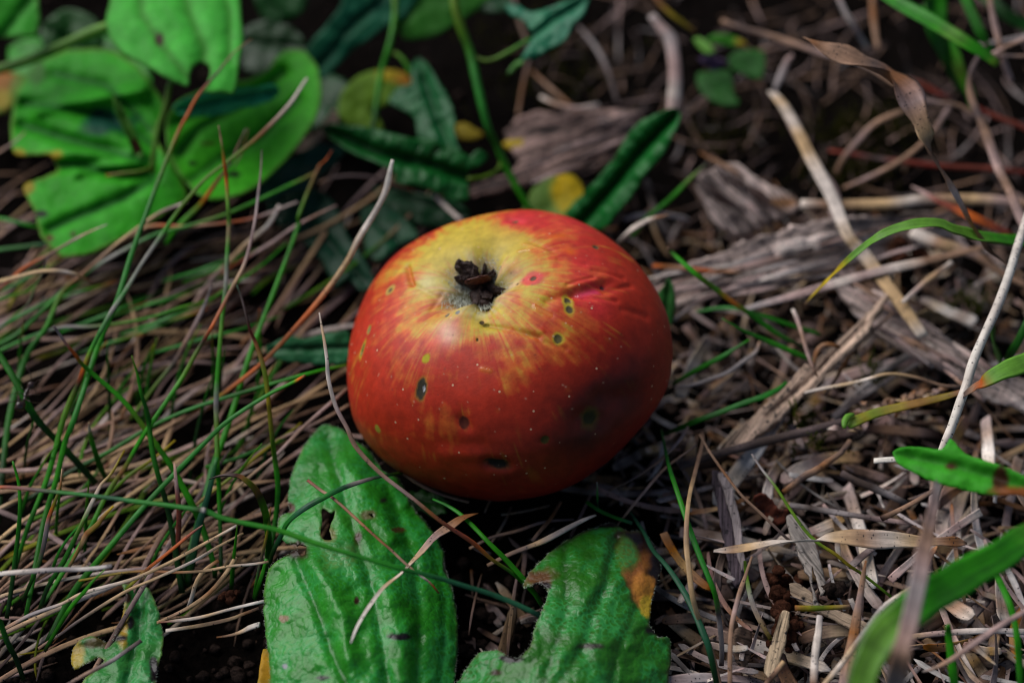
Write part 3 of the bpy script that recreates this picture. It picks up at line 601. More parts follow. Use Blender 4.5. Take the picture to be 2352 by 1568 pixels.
sheet('broad_leaf', ps(1, "250,400 180,480 100,620 70,800 80,980 130,1015 230,1010 330,1010 352,1060 372,1110 280,1160 180,1195 150,1225 190,1320 232,1400 262,1540 340,1622 420,1682 600,1655 780,1570 940,1480 1150,1350 1225,1292 1180,1150 1080,1000 1010,880 1080,700 1000,560 900,430 700,320 430,330"),
      [(60,170,2.0), (28,330,1.9), (60,432,1.9), (120,570,1.8), (150,590,1.8), (330,520,1.8), (420,455,1.8), (350,250,2.3), (250,120,2.2), (200,400,2.3), (200,260,2.2)], M_LEAF, np.array([.045,.42,.018]), step=6, jag=2.5,
      veins=[(ps(1, "1000,1130 800,1140 500,1080 350,1090"), .28, 15), (ps(1, "990,1060 700,980 400,900 150,820"), .22, 16), (ps(1, "1000,950 700,760 400,700 160,680"), .25, 15), (ps(1, "980,850 700,560 350,480"), .12, 14), (ps(1, "1000,1170 800,1300 500,1420 330,1500"), .12, 14)], edge=np.array([.14,.27,.03]), veincol=np.array([.012,.09,.02]),
      fold=[(ps(1, "930,590 600,650 250,720"), .28, 14), (ps(1, "900,1060 500,1120"), .2, 12), (ps(1, "850,1010 450,1010"), .15, 10)],
      patches=[(*poly(1, "345,1020")[0], 20, 12, YEL, .7), (*poly(1, "120,1000")[0], 16, 10, YEL*.8, .8), (*poly(1, "170,1225")[0], 14, 14, YEL*.7, .9), (*poly(1, "265,1395")[0], 18, 9, BLK, .9), (*poly(4, "325,75")[0], 9, 8, BRN*2, .8), (*poly(4, "480,50")[0], 8, 7, BRN, .9), (*poly(1, "680,800")[0], 60, 26, np.array([.012,.085,.045]), .9), (*poly(1, "200,470")[0], 30, 30, np.array([.05,.2,.02]), .9)],
      bump=.07, label='wide folded green leaf with a bitten yellow notch on its left side', cat='leaf', thick=.03)
sheet('broad_leaf', ps(1, "-200,-200 230,-200 250,0 262,130 240,215 190,242 0,250 -200,260"), [(0,0,4.0), (88,10,3.9), (80,80,3.6), (0,85,3.6)], M_LEAF, np.array([.04,.36,.02]), jag=1, veins=[(ps(1, "0,250 250,-60"), .1, 12)], edge=np.array([.10,.3,.05]), label='blurred green leaf cut off by the top left corner', cat='leaf')
sheet('broad_leaf', ps(1, "-150,420 0,470 110,480 170,500 130,600 60,720 0,740 -150,760"), [(0,170,1.3), (50,180,1.4), (0,260,1.2), (40,240,1.2)], M_LEAF, np.array([.12,.22,.02]), patches=[(0,190,26,34, ORG*.6, .9), (5,225,20,20, YEL*.6, .9)], jag=3, label='orange tinged old leaf at the left edge behind the folded leaf', cat='leaf')
sheet('narrow_leaf', ps(1, "738,598 780,680 830,770 880,880 935,1010 905,1030 860,950 800,840 760,740"), [(262,212,3.6), (290,270,3.4), (325,350,2.8), (310,350,2.8)], M_LEAF, np.array([.06,.2,.02]), step=4, jag=1, patches=[(*poly(1, "890,950")[0], 12, 16, BRN*.6, .8)], veins=[(ps(1, "745,610 900,1000"), .08, 5)], label='short pointed leaf standing upright on the folded leaf', cat='leaf')
sheet('broad_leaf', ps(1, "1140,720 1200,650 1330,605 1500,600 1680,570 1800,560 1820,600 1760,660 1640,700 1450,745 1250,765"), [(400,250,2.9), (500,215,3.3), (640,200,3.2), (520,262,2.7), (440,268,2.7)], M_LEAF, np.array([.05,.45,.20]), step=5, jag=3, veins=[(ps(1, "1160,710 1400,650 1800,590"), .22, 9)], fold=[(ps(1, "1200,690 1420,615 1700,590"), .15, 8)], bump=.2, label='bluish creased leaf lying under the pale oval leaf', cat='leaf')
B('thick yellow green leaf stalk crossing the top left corner', ps(1, "-200,500 0,450 200,390 400,300 620,205 760,150"), (2.4,2.9,3.3,3.8), 24, 'nlll', 'broad_leaf_stalk', 'leaf stalk', thick=.8, bend=0)  # stalks of the broad leaves, built as separate objects
B('pale green stalk rising from the folded leaf to the oval leaf', ps(1, "985,1120 1000,1000 1030,850 1085,690 1110,560 1150,480"), (2.3,2.7,3.3,3.6), 12, 'nlnb', 'broad_leaf_stalk', 'leaf stalk', thick=.8, bend=0)
B('olive stalk lying across the folded leaf', ps(1, "700,1150 800,1135 920,1125 990,1100"), (2.6,2.7,2.6), 9, 'Ynn', 'broad_leaf_stalk', 'leaf stalk', thick=.8, bend=0)
# upper middle leaves
sheet('broad_leaf', "703,118 725,85 752,55 785,10 800,-60 980,-60 950,10 925,40 880,65 815,112 775,150 742,182 715,165", [(710,120,1.6), (740,175,1.5), (800,60,2.0), (930,20,2.2), (850,0,2.6)], M_LEAF, np.array([.012,.13,.06]), jag=2, veins=[("735,150 810,60 900,-20", .12, 10)], bump=.2, label='bluish green drooping leaf behind the apple, at the top left of centre', cat='leaf')
sheet('broad_leaf', "915,60 928,88 960,90 1000,82 1045,55 1081,33 1130,-5 1150,-80 940,-80 900,0", [(928,85,1.8), (1080,30,2.2), (1000,0,2.6), (940,-40,2.5)], M_LEAF, np.array([.04,.20,.02]), jag=1.5, bump=.12, label='green leaf at the top edge between the vine stem and the drooping leaf', cat='leaf')
sheet('dying_leaf', ps(2, "110,720 120,640 150,560 260,470 400,435 530,455 580,510 560,560 480,600 430,660 300,700 380,760 400,860 300,830 180,790"), [(780,250,.9), (860,165,1.2), (940,190,1.1), (860,290,.8), (830,230,1.2)], M_LEAF, np.array([.14,.27,.02]), jag=3, patches=[(*poly(2, "520,490")[0], 34, 20, ORG*1.1, .8), (*poly(2, "440,470")[0], 30, 14, YEL, .9)], bump=.15, label='yellowing leaf with an orange tip under the vine leaves', cat='leaf')
sheet('dying_leaf', ps(2, "1310,1260 1340,1190 1450,1120 1580,1095 1645,1150 1660,1220 1580,1340 1500,1420 1380,1420 1250,1380"), [(1220,440,.7), (1330,420,.9), (1310,490,.7), (1230,500,.6)], M_LEAF, np.array([.16,.30,.05]), jag=3, patches=[(*poly(2, "1560,1190")[0], 44, 36, np.array([.68,.48,.015]), .6), (*poly(2, "1560,1290")[0], 30, 26, np.array([.55,.42,.02]), .7)], bump=.12, label='half yellow leaf directly behind the top of the apple', cat='leaf')
sheet('dying_leaf', ps(2, "1150,900 1200,880 1300,870 1360,890 1330,930 1220,950"), [(1160,325,.9), (1220,320,.9), (1200,345,.8)], M_LEAF, np.array([.50,.36,.02]), jag=4, label='scrap of yellow leaf on the bark chip behind the apple', cat='leaf')
sheet('dying_leaf', ps(2, "845,790 900,775 960,800 1030,850 960,885 880,870"), [(1045,285,.6), (1105,310,.6), (1070,320,.5)], M_LEAF, np.array([.40,.30,.02]), jag=4, label='scrap of yellow leaf left of the vine stem', cat='leaf')
sheet('dry_leaf', "672,338 700,318 735,300 742,285 758,262 770,250 778,272 765,300 735,322 715,345 695,352", [(675,340,1.1), (770,255,1.5), (720,320,1.2)], M_BARK, np.array([.50,.33,.24]), step=5, jag=3, label='pale papery dry leaf scrap beside the rounded green leaf', cat='dry leaf')
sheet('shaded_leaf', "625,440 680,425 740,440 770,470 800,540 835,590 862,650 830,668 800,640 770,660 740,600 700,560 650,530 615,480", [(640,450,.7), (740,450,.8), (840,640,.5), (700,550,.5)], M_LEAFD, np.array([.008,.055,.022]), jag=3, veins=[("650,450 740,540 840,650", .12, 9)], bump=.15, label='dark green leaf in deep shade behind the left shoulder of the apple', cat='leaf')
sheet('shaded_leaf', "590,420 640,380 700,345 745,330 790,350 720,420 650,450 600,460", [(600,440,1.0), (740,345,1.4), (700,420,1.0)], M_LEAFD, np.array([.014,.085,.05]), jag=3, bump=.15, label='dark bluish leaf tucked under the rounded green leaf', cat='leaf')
sheet('narrow_leaf', "612,800 660,772 700,778 745,768 800,762 800,828 745,838 690,832 640,826", [(620,800,.9), (700,775,1.1), (790,800,1.0), (740,835,.8)], M_LEAFD, np.array([.02,.14,.045]), step=5, jag=2.5, veins=[("620,803 800,797", .08, 6)], bump=.1, label='green serrated leaf tip touching the left side of the apple', cat='leaf')
sheet('narrow_leaf', "1505,690 1522,658 1536,643 1545,665 1550,700 1540,748 1515,740", [(1512,690,1.2), (1540,650,2.0), (1535,745,.9)], M_LEAFD, np.array([.03,.15,.03]), step=4, jag=1.5, veins=[("1537,646 1524,745", .07, 5)], label='small green leaf peeking out at the right side of the apple', cat='leaf')

# ------------------------------------------------------------------ bindweed vine: stem and arrow leaves
vine = tag(empty('bindweed', at(1216, 478, .6)), 'climbing vine with dark arrow shaped leaves behind the apple', 'vine')
def VL(o, ctrl, base, veins, **k): return sheet('leaf', o, ctrl, k.pop('mat', M_LEAFD), base, step=k.pop('step', 5.5), jag=k.pop('jag', 2.5), veins=veins, parent=vine, bump=k.pop('bump', .16), **k)[0]
ribbon('stem', ps(2, "840,-200 845,0 890,170 950,330 1000,560 1060,800 1120,930 1200,1100 1320,1310 1400,1420"), (4.6,4.2,3.6,3.0,2.2,1.4,.6), (22,20,17,15,13), 'nnbbgg', M_GRASS, thick=.9, bend=0, parent=vine)
ribbon('leaf_stalk', ps(2, "980,365 1040,385 1110,370 1220,310 1325,245"), (3.4,3.5,3.8), 9, 'nnlg', M_GRASS, thick=.9, bend=0, parent=vine)
ribbon('leaf_stalk', ps(2, "1150,990 1140,1050 1090,1095 1000,1125 930,1130"), (1.6,1.7,1.9), 9, 'nnn', M_GRASS, thick=.9, bend=0, parent=vine)
ribbon('stem', ps(2, "480,-60 470,100 430,300 390,450 350,650 330,830"), (3.0,2.6,2.0,1.6), 13, 'nggd', M_GRASS, thick=.9, bend=0, parent=vine)
ribbon('leaf_stalk', ps(2, "465,330 500,350 545,400 575,470"), (2.4,2.4,2.2), 9, 'ng', M_GRASS, thick=.9, bend=0, parent=vine)
VL(ps(2, "1165,35 1250,38 1340,78 1500,30 1600,-10 1690,-30 1665,80 1600,150 1535,262 1420,320 1350,368 1268,372 1300,305 1340,232 1310,160 1250,110 1190,90"), [(1160,15,3.6), (1340,0,4.0), (1220,90,3.8), (1210,130,3.2), (1290,95,3.6), (1330,30,4.3)], np.array([.015,.17,.075]), [(ps(2, "1330,235 1450,140 1680,-10"), .12, 8)])
VL(ps(2, "1185,475 1195,430 1230,390 1285,370 1280,400 1230,430"), [(1170,165,3.0), (1200,140,3.2), (1190,155,3.1)], np.array([.05,.2,.02]), [], step=4)
VL(ps(2, "10,805 100,790 220,795 330,808 450,840 560,870 700,880 850,935 940,985 1000,940 1065,985 1000,1050 950,1070 925,1110 940,1250 860,1275 780,1240 700,1200 590,1170 480,1150 470,1085 350,1020 180,950 90,880"), [(742,295,1.9), (900,310,2.2), (1090,350,2.0), (850,365,1.9), (910,420,1.5), (1050,460,1.4), (990,400,1.9)], np.array([.006,.10,.014]), [(ps(2, "40,815 350,960 700,1040 930,1120"), .25, 13)], side_veins=9)
VL(ps(2, "620,365 700,450 800,600 845,720 852,900 890,960 830,965 750,900 620,860 600,750 510,680 430,640 480,560 575,520 560,450"), [(962,135,1.9), (1040,240,1.9), (1045,340,1.7), (900,230,1.6), (960,310,1.5)], np.array([.006,.11,.026]), [(ps(2, "625,380 680,560 740,760 830,940"), .18, 11)], side_veins=8)
VL(ps(2, "2240,688 2268,720 2245,800 2155,970 2035,1110 1965,1230 1850,1360 1770,1450 1540,1400 1540,1340 1655,1220 1750,1120 1850,1000 1920,880 2000,780 2120,715"), [(1552,250,3.2), (1480,270,2.8), (1500,370,2.4), (1400,390,1.9), (1430,450,1.6), (1330,480,.9), (1370,520,.7)], np.array([.008,.13,.018]), [(ps(2, "2255,705 2050,920 1850,1170 1650,1400"), .28, 12)], side_veins=12, mat=M_LEAFD)

# little clover-like seedling with a faded purple flower, top right
seed = tag(empty('seedling', at(1640, 165, .2)), 'small seedling with rounded green leaves and a faded purple flower near the top right', 'plant')
def SL(s, h, c, **k): sheet('leaf', ps(3, s), [(*poly(3, s)[0], h), (*poly(3, s)[2], h+.2), (*poly(3, s)[-2], h)], M_LEAF, c, step=5, jag=1.5, parent=seed, bump=.06, **k)
SL("175,260 210,245 270,280 315,340 260,355 205,310", 2.0, np.array([.13,.33,.05])); SL("250,270 310,225 400,225 500,265 525,295 440,305 330,290", 1.8, np.array([.05,.25,.02]), patches=[(*poly(3, "500,285")[0], 16, 10, YEL*.8, .8)])
SL("400,390 450,340 540,325 630,335 645,420 620,515 540,500 430,450", 1.3, np.array([.022,.13,.015])); SL("200,480 280,470 400,460 430,520 440,620 475,655 460,690 340,680 240,620 200,550", 1.1, np.array([.022,.12,.015]))
sheet('flower', ps(3, "210,390 260,370 340,380 390,410 350,440 320,470 280,440 230,415"), [(1610,140,1.7), (1660,140,1.7), (1640,160,1.6)], M_LEAF, np.array([.16,.10,.20]), step=4, jag=4, parent=seed, bump=.3, bumpsc=.05)

# ------------------------------------------------------------------ bark, chips and wood slivers
BK = np.array([.60,.46,.41]); BD = np.array([.34,.22,.19])
sheet('bark_chip', "1190,272 1230,258 1282,255 1400,250 1457,255 1482,277 1462,300 1428,321 1400,345 1355,365 1345,385 1260,412 1172,430 1120,446 1074,452 1070,436 1100,422 1160,400 1190,370 1165,330 1160,300", [(1190,270,.9), (1460,265,1.2), (1074,445,.4), (1350,370,.8), (1250,320,1.3)], M_BARK, BD, jag=6, bump=.15, ridge=.07, thick=.09, uvdir=.3, label='weathered brown bark chip behind the apple', cat='bark',
      patches=[(1250,300,40,8, BLK, .6), (1420,290,50,20, BK, .9)])
sheet('bark_chip', "1600,405 1640,385 1690,375 1750,415 1800,440 1838,468 1815,492 1760,515 1700,540 1640,510 1615,460", [(1605,410,1.3), (1690,380,1.4), (1830,470,1.0), (1680,530,.8)], M_BARK, BK, jag=6, bump=.12, ridge=.07, thick=.09, uvdir=-.9, label='pale grey fibrous bark chip above the long bark slab', cat='bark', patches=[(1800,465,40,12, np.array([.32,.15,.06]), .9)])
sheet('bark_slab', "1490,668 1500,645 1560,612 1640,588 1700,560 1760,540 1830,520 1910,500 2000,500 2080,490 2180,495 2190,540 2110,560 2040,590 1990,600 1950,618 1850,628 1740,655 1640,680 1560,705 1495,710", [(1500,680,.9), (1760,580,1.5), (2000,530,1.5), (2180,510,1.1), (1740,655,.9), (1560,620,1.1)], M_BARK, BK*1.05, jag=5, bump=.12, ridge=.07, thick=.10, uvdir=.25, label='long flat slab of grey bark just right of the apple', cat='bark', patches=[(2080,570,60,20, np.array([.30,.12,.05]), .9)])
sheet('bark_slab', "1915,655 1960,665 2030,670 2090,705 2130,740 2190,790 2260,835 2352,870 2420,880 2420,960 2352,945 2270,915 2200,870 2130,835 2060,800 2010,765 1960,720", [(1920,660,.9), (2030,680,1.2), (2200,800,1.2), (2352,880,1.2), (2352,940,.7), (2060,800,.7)], M_BARK, BK*1.1, jag=5, bump=.12, ridge=.07, thick=.09, uvdir=-.7, label='flaking grey bark slab running to the right edge', cat='bark')
sheet('wood_sliver', "2036,672 2030,700 1990,760 1950,800 1900,850 1890,872 1850,905 1800,950 1740,1000 1705,1032 1652,1032 1690,990 1740,945 1790,900 1850,835 1862,842 1880,820 1960,750 2000,710", [(2034,675,2.0), (1900,820,1.7), (1800,920,1.5), (1660,1030,.9), (1720,1000,1.1)], M_BARK, np.array([.46,.32,.24]), step=6, jag=2.5, bump=.05, ridge=.07, thick=.12, uvdir=.86, label='long pointed split wood sliver right of the apple', cat='wood sliver', veins=[("1990,740 1850,880 1760,955", .12, 6)])
sheet('wood_chip', ps(9, "300,180 350,190 380,260 400,400 440,560 470,720 500,860 490,910 440,925 420,850 390,700 350,520 320,350"), [(1640,1085,1.2), (1665,1200,1.0), (1700,1330,.8)], M_BARK, np.array([.15,.11,.13]), step=5, jag=3, thick=.1, uvdir=1.5, label='dark streaked wood strip standing in the litter at lower right', cat='wood chip')
sheet('wood_chip', ps(9, "335,205 400,190 430,300 470,450 490,600 520,820 490,830 455,700 430,520 380,330"), [(1655,1090,1.35), (1690,1200,1.2), (1712,1305,1.0)], M_BARK, np.array([.42,.34,.33]), step=5, jag=2, thick=.08, uvdir=1.4, label='grey straw strip leaning on the dark wood strip', cat='wood chip')
sheet('wood_chip', ps(9, "760,1095 805,1105 795,1200 770,1330 730,1450 700,1550 640,1500 650,1400 700,1260 730,1150"), [(1805,1410,1.4), (1770,1480,1.2), (1770,1550,1.1)], M_BARK, np.array([.55,.40,.26]), step=5, jag=2, thick=.07, uvdir=1.3, label='flat pale husk standing upright at the bottom right of centre', cat='husk')
sheet('wood_chip', ps(9, "785,480 830,460 900,520 960,620 1000,760 1040,900 1045,960 1010,990 990,900 950,800 960,950 1000,1060 975,1060 940,900 890,780 800,560"), [(1815,1185,1.2), (1870,1290,1.2), (1890,1380,1.3)], M_BARK, np.array([.40,.34,.30]), step=5, jag=2.5, thick=.07, uvdir=-1.1, label='grey forked blade sheath passing under the curled dry leaf', cat='husk')
sheet('dry_leaf', ps(9, "800,920 860,915 940,970 1000,1050 1100,1090 1230,1130 1370,1220 1375,1290 1290,1260 1150,1190 1000,1110 880,1050 810,980"), [(1820,1345,1.0), (1900,1390,1.2), (2010,1460,1.0)], M_BARK, np.array([.50,.36,.25]), step=5, jag=3, thick=.06, uvdir=-.6, label='tan bent leaf strip with a dark hole in the lower right litter', cat='dry leaf', patches=[(*poly(9, "895,1017")[0], 6, 5, BLK, .3)])
sheet('dry_leaf', ps(9, "565,370 620,340 680,380 730,440 800,440 770,510 700,540 620,480"), [(1735,1145,1.3), (1760,1160,.9), (1810,1175,1.2)], M_BARK, np.array([.14,.035,.02]), step=5, jag=3, bump=.3, thick=.05, label='dark reddish brown curled leaf in the lower right litter', cat='dry leaf')
sheet('dry_leaf', ps(9, "455,1210 540,1190 560,1260 550,1400 500,1470 450,1400 440,1300"), [(1700,1450,.8), (1720,1470,.6), (1700,1520,.5)], M_BARK, np.array([.22,.14,.10]), step=5, jag=3, bump=.15, thick=.05, label='brown husk flake under the straws near the bottom edge', cat='dry leaf')
sheet('dry_leaf', ps(6, "1630,580 1700,545 1790,570 1860,620 1790,630 1700,600 1640,610"), [(2110,720,1.4), (2150,715,1.6), (2180,740,1.2)], M_BARK, np.array([.26,.18,.10]), step=5, jag=2, bump=.1, thick=.05, label='olive brown curled flake beside the straw fork', cat='dry leaf')
# the curled dry leaf lying over the lower right litter
ribbon_o = ribbon('curled_leaf', ps(9, "305,705 400,700 520,685 700,650 860,638 960,636 1060,620 1200,625 1350,640 1500,640 1650,645 1780,640 1880,640 1960,652"), (1.6,1.9,2.1,2.2,2.3,2.2,2.0,1.9), (6,20,26,26,14,16,34,46,44,36,30,22,26,6), 'wtswWwstwstxt', M_CLEAN, thick=.12, bend=.35, twist=(0,.2,.5,.9,1.5,.5,.2,-.1,0,.3,-.3,0))
tag(ribbon_o, 'twisted tan dry leaf lying across the litter at the lower right', 'dry leaf')
o_ = ribbon('curled_leaf', ps(3, "888,238 960,275 1050,320 1180,370 1300,410 1440,465 1550,560 1610,680 1660,790 1690,900 1720,1000 1800,1130 1880,1270 1960,1400 2040,1530 2090,1620 2180,1700 2240,1760"), (7.0,7.0,6.9,6.7,6.4,6.0,5.4,4.8,4.2,3.9), (5,20,44,60,48,66,72,60,34,50,26,16,24,30,22,28,12,5), 'txtttzxptstztqxtktt', M_CLEAN, thick=.08, bend=.5, twist=(.9,.3,.0,.5,.9,.2,-.4,.6,1.3,.4,.9,1.3,.8,.3))
tag(o_, 'long twisted brown dry blade hanging in the upper right', 'dry leaf')
o_ = ribbon('curled_leaf', ps(8, "570,1172 600,1100 650,1020 700,950 750,880 820,820 880,760 940,700 1010,620 1080,575 1150,525 1230,500"), (2.7,2.8,2.8,2.5,2.1,1.9,1.8), (4,7,9,11,13,15,17,18,17,24,20,3), 'WWwwswsptxx', M_CLEAN, thick=.2, bend=.4, twist=(0,.4,.9,.2,.6))
tag(o_, 'pale curled straw resting on top of the large blistered leaf', 'dry leaf')

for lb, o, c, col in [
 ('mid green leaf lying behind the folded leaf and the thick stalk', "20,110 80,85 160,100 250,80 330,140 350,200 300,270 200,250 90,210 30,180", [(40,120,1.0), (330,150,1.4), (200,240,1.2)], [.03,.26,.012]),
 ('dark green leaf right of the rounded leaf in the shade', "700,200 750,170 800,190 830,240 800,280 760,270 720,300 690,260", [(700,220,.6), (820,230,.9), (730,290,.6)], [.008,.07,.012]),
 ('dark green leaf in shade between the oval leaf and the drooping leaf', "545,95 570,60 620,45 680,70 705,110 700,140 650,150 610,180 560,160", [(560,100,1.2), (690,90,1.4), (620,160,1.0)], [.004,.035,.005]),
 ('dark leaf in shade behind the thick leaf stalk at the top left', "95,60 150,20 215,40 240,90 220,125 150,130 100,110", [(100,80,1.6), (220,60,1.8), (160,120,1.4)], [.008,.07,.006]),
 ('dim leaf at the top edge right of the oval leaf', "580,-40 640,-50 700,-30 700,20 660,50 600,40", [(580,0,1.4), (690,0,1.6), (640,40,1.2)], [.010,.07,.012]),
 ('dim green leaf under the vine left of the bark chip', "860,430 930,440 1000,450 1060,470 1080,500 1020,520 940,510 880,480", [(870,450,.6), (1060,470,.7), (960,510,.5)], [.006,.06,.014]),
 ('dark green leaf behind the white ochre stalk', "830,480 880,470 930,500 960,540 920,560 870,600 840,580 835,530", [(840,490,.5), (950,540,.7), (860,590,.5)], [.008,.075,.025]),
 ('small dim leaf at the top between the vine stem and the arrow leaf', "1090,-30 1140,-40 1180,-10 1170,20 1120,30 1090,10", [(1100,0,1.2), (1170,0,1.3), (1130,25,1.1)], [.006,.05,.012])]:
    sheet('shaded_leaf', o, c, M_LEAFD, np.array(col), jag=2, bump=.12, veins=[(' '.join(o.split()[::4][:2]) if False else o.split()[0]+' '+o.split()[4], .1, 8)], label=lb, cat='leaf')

def fibres(parent_name_label, spots, n, ang, ln, cols):
    o = [q for q in COL.objects if q.get('label') == parent_name_label][0]
    for k in range(n):
        a, b, r = RNG.random(), RNG.random(), RNG.normal(0, .06); (x0, y0, h0), (x1, y1, h1) = spots
        x, y, h = x0+(x1-x0)*a, y0+(y1-y0)*a+RNG.normal(0, 22), h0+(h1-h0)*a+.12+RNG.random()*.15; L_ = ln*RNG.uniform(.4, 1.2); dx, dy = math.cos(ang+r)*L_/2, -math.sin(ang+r)*L_/2
        ribbon('bark_fibre', [(x-dx, y-dy), (x, y+RNG.normal(0, 2)), (x+dx, y+dy)], (h-.08, h+.05, h-.05), (3, RNG.uniform(7, 17), RNG.uniform(2, 8)), str(RNG.choice(cols)), M_BARK, thick=.25, bend=.2, twist=RNG.uniform(-.3, .3), parent=o)
fibres('long flat slab of grey bark just right of the apple', ((1530, 665, 1.1), (2140, 515, 1.4)), 26, .24, 220, ['qpq', 'wqz', 'zZz', 'tpt', 'kzk'])
fibres('flaking grey bark slab running to the right edge', ((1960, 690, 1.2), (2330, 890, 1.1)), 18, -.55, 170, ['qpq', 'wpz', 'zZz', 'ptp'])
fibres('pale grey fibrous bark chip above the long bark slab', ((1640, 420, 1.3), (1790, 490, 1.0)), 10, -.6, 130, ['wqw', 'qpq', 'zkz', 'xtx'])
fibres('weathered brown bark chip behind the apple', ((1130, 420, .8), (1440, 285, 1.3)), 16, .33, 150, ['zpz', 'zZz', 'qpz', 'kzk'])

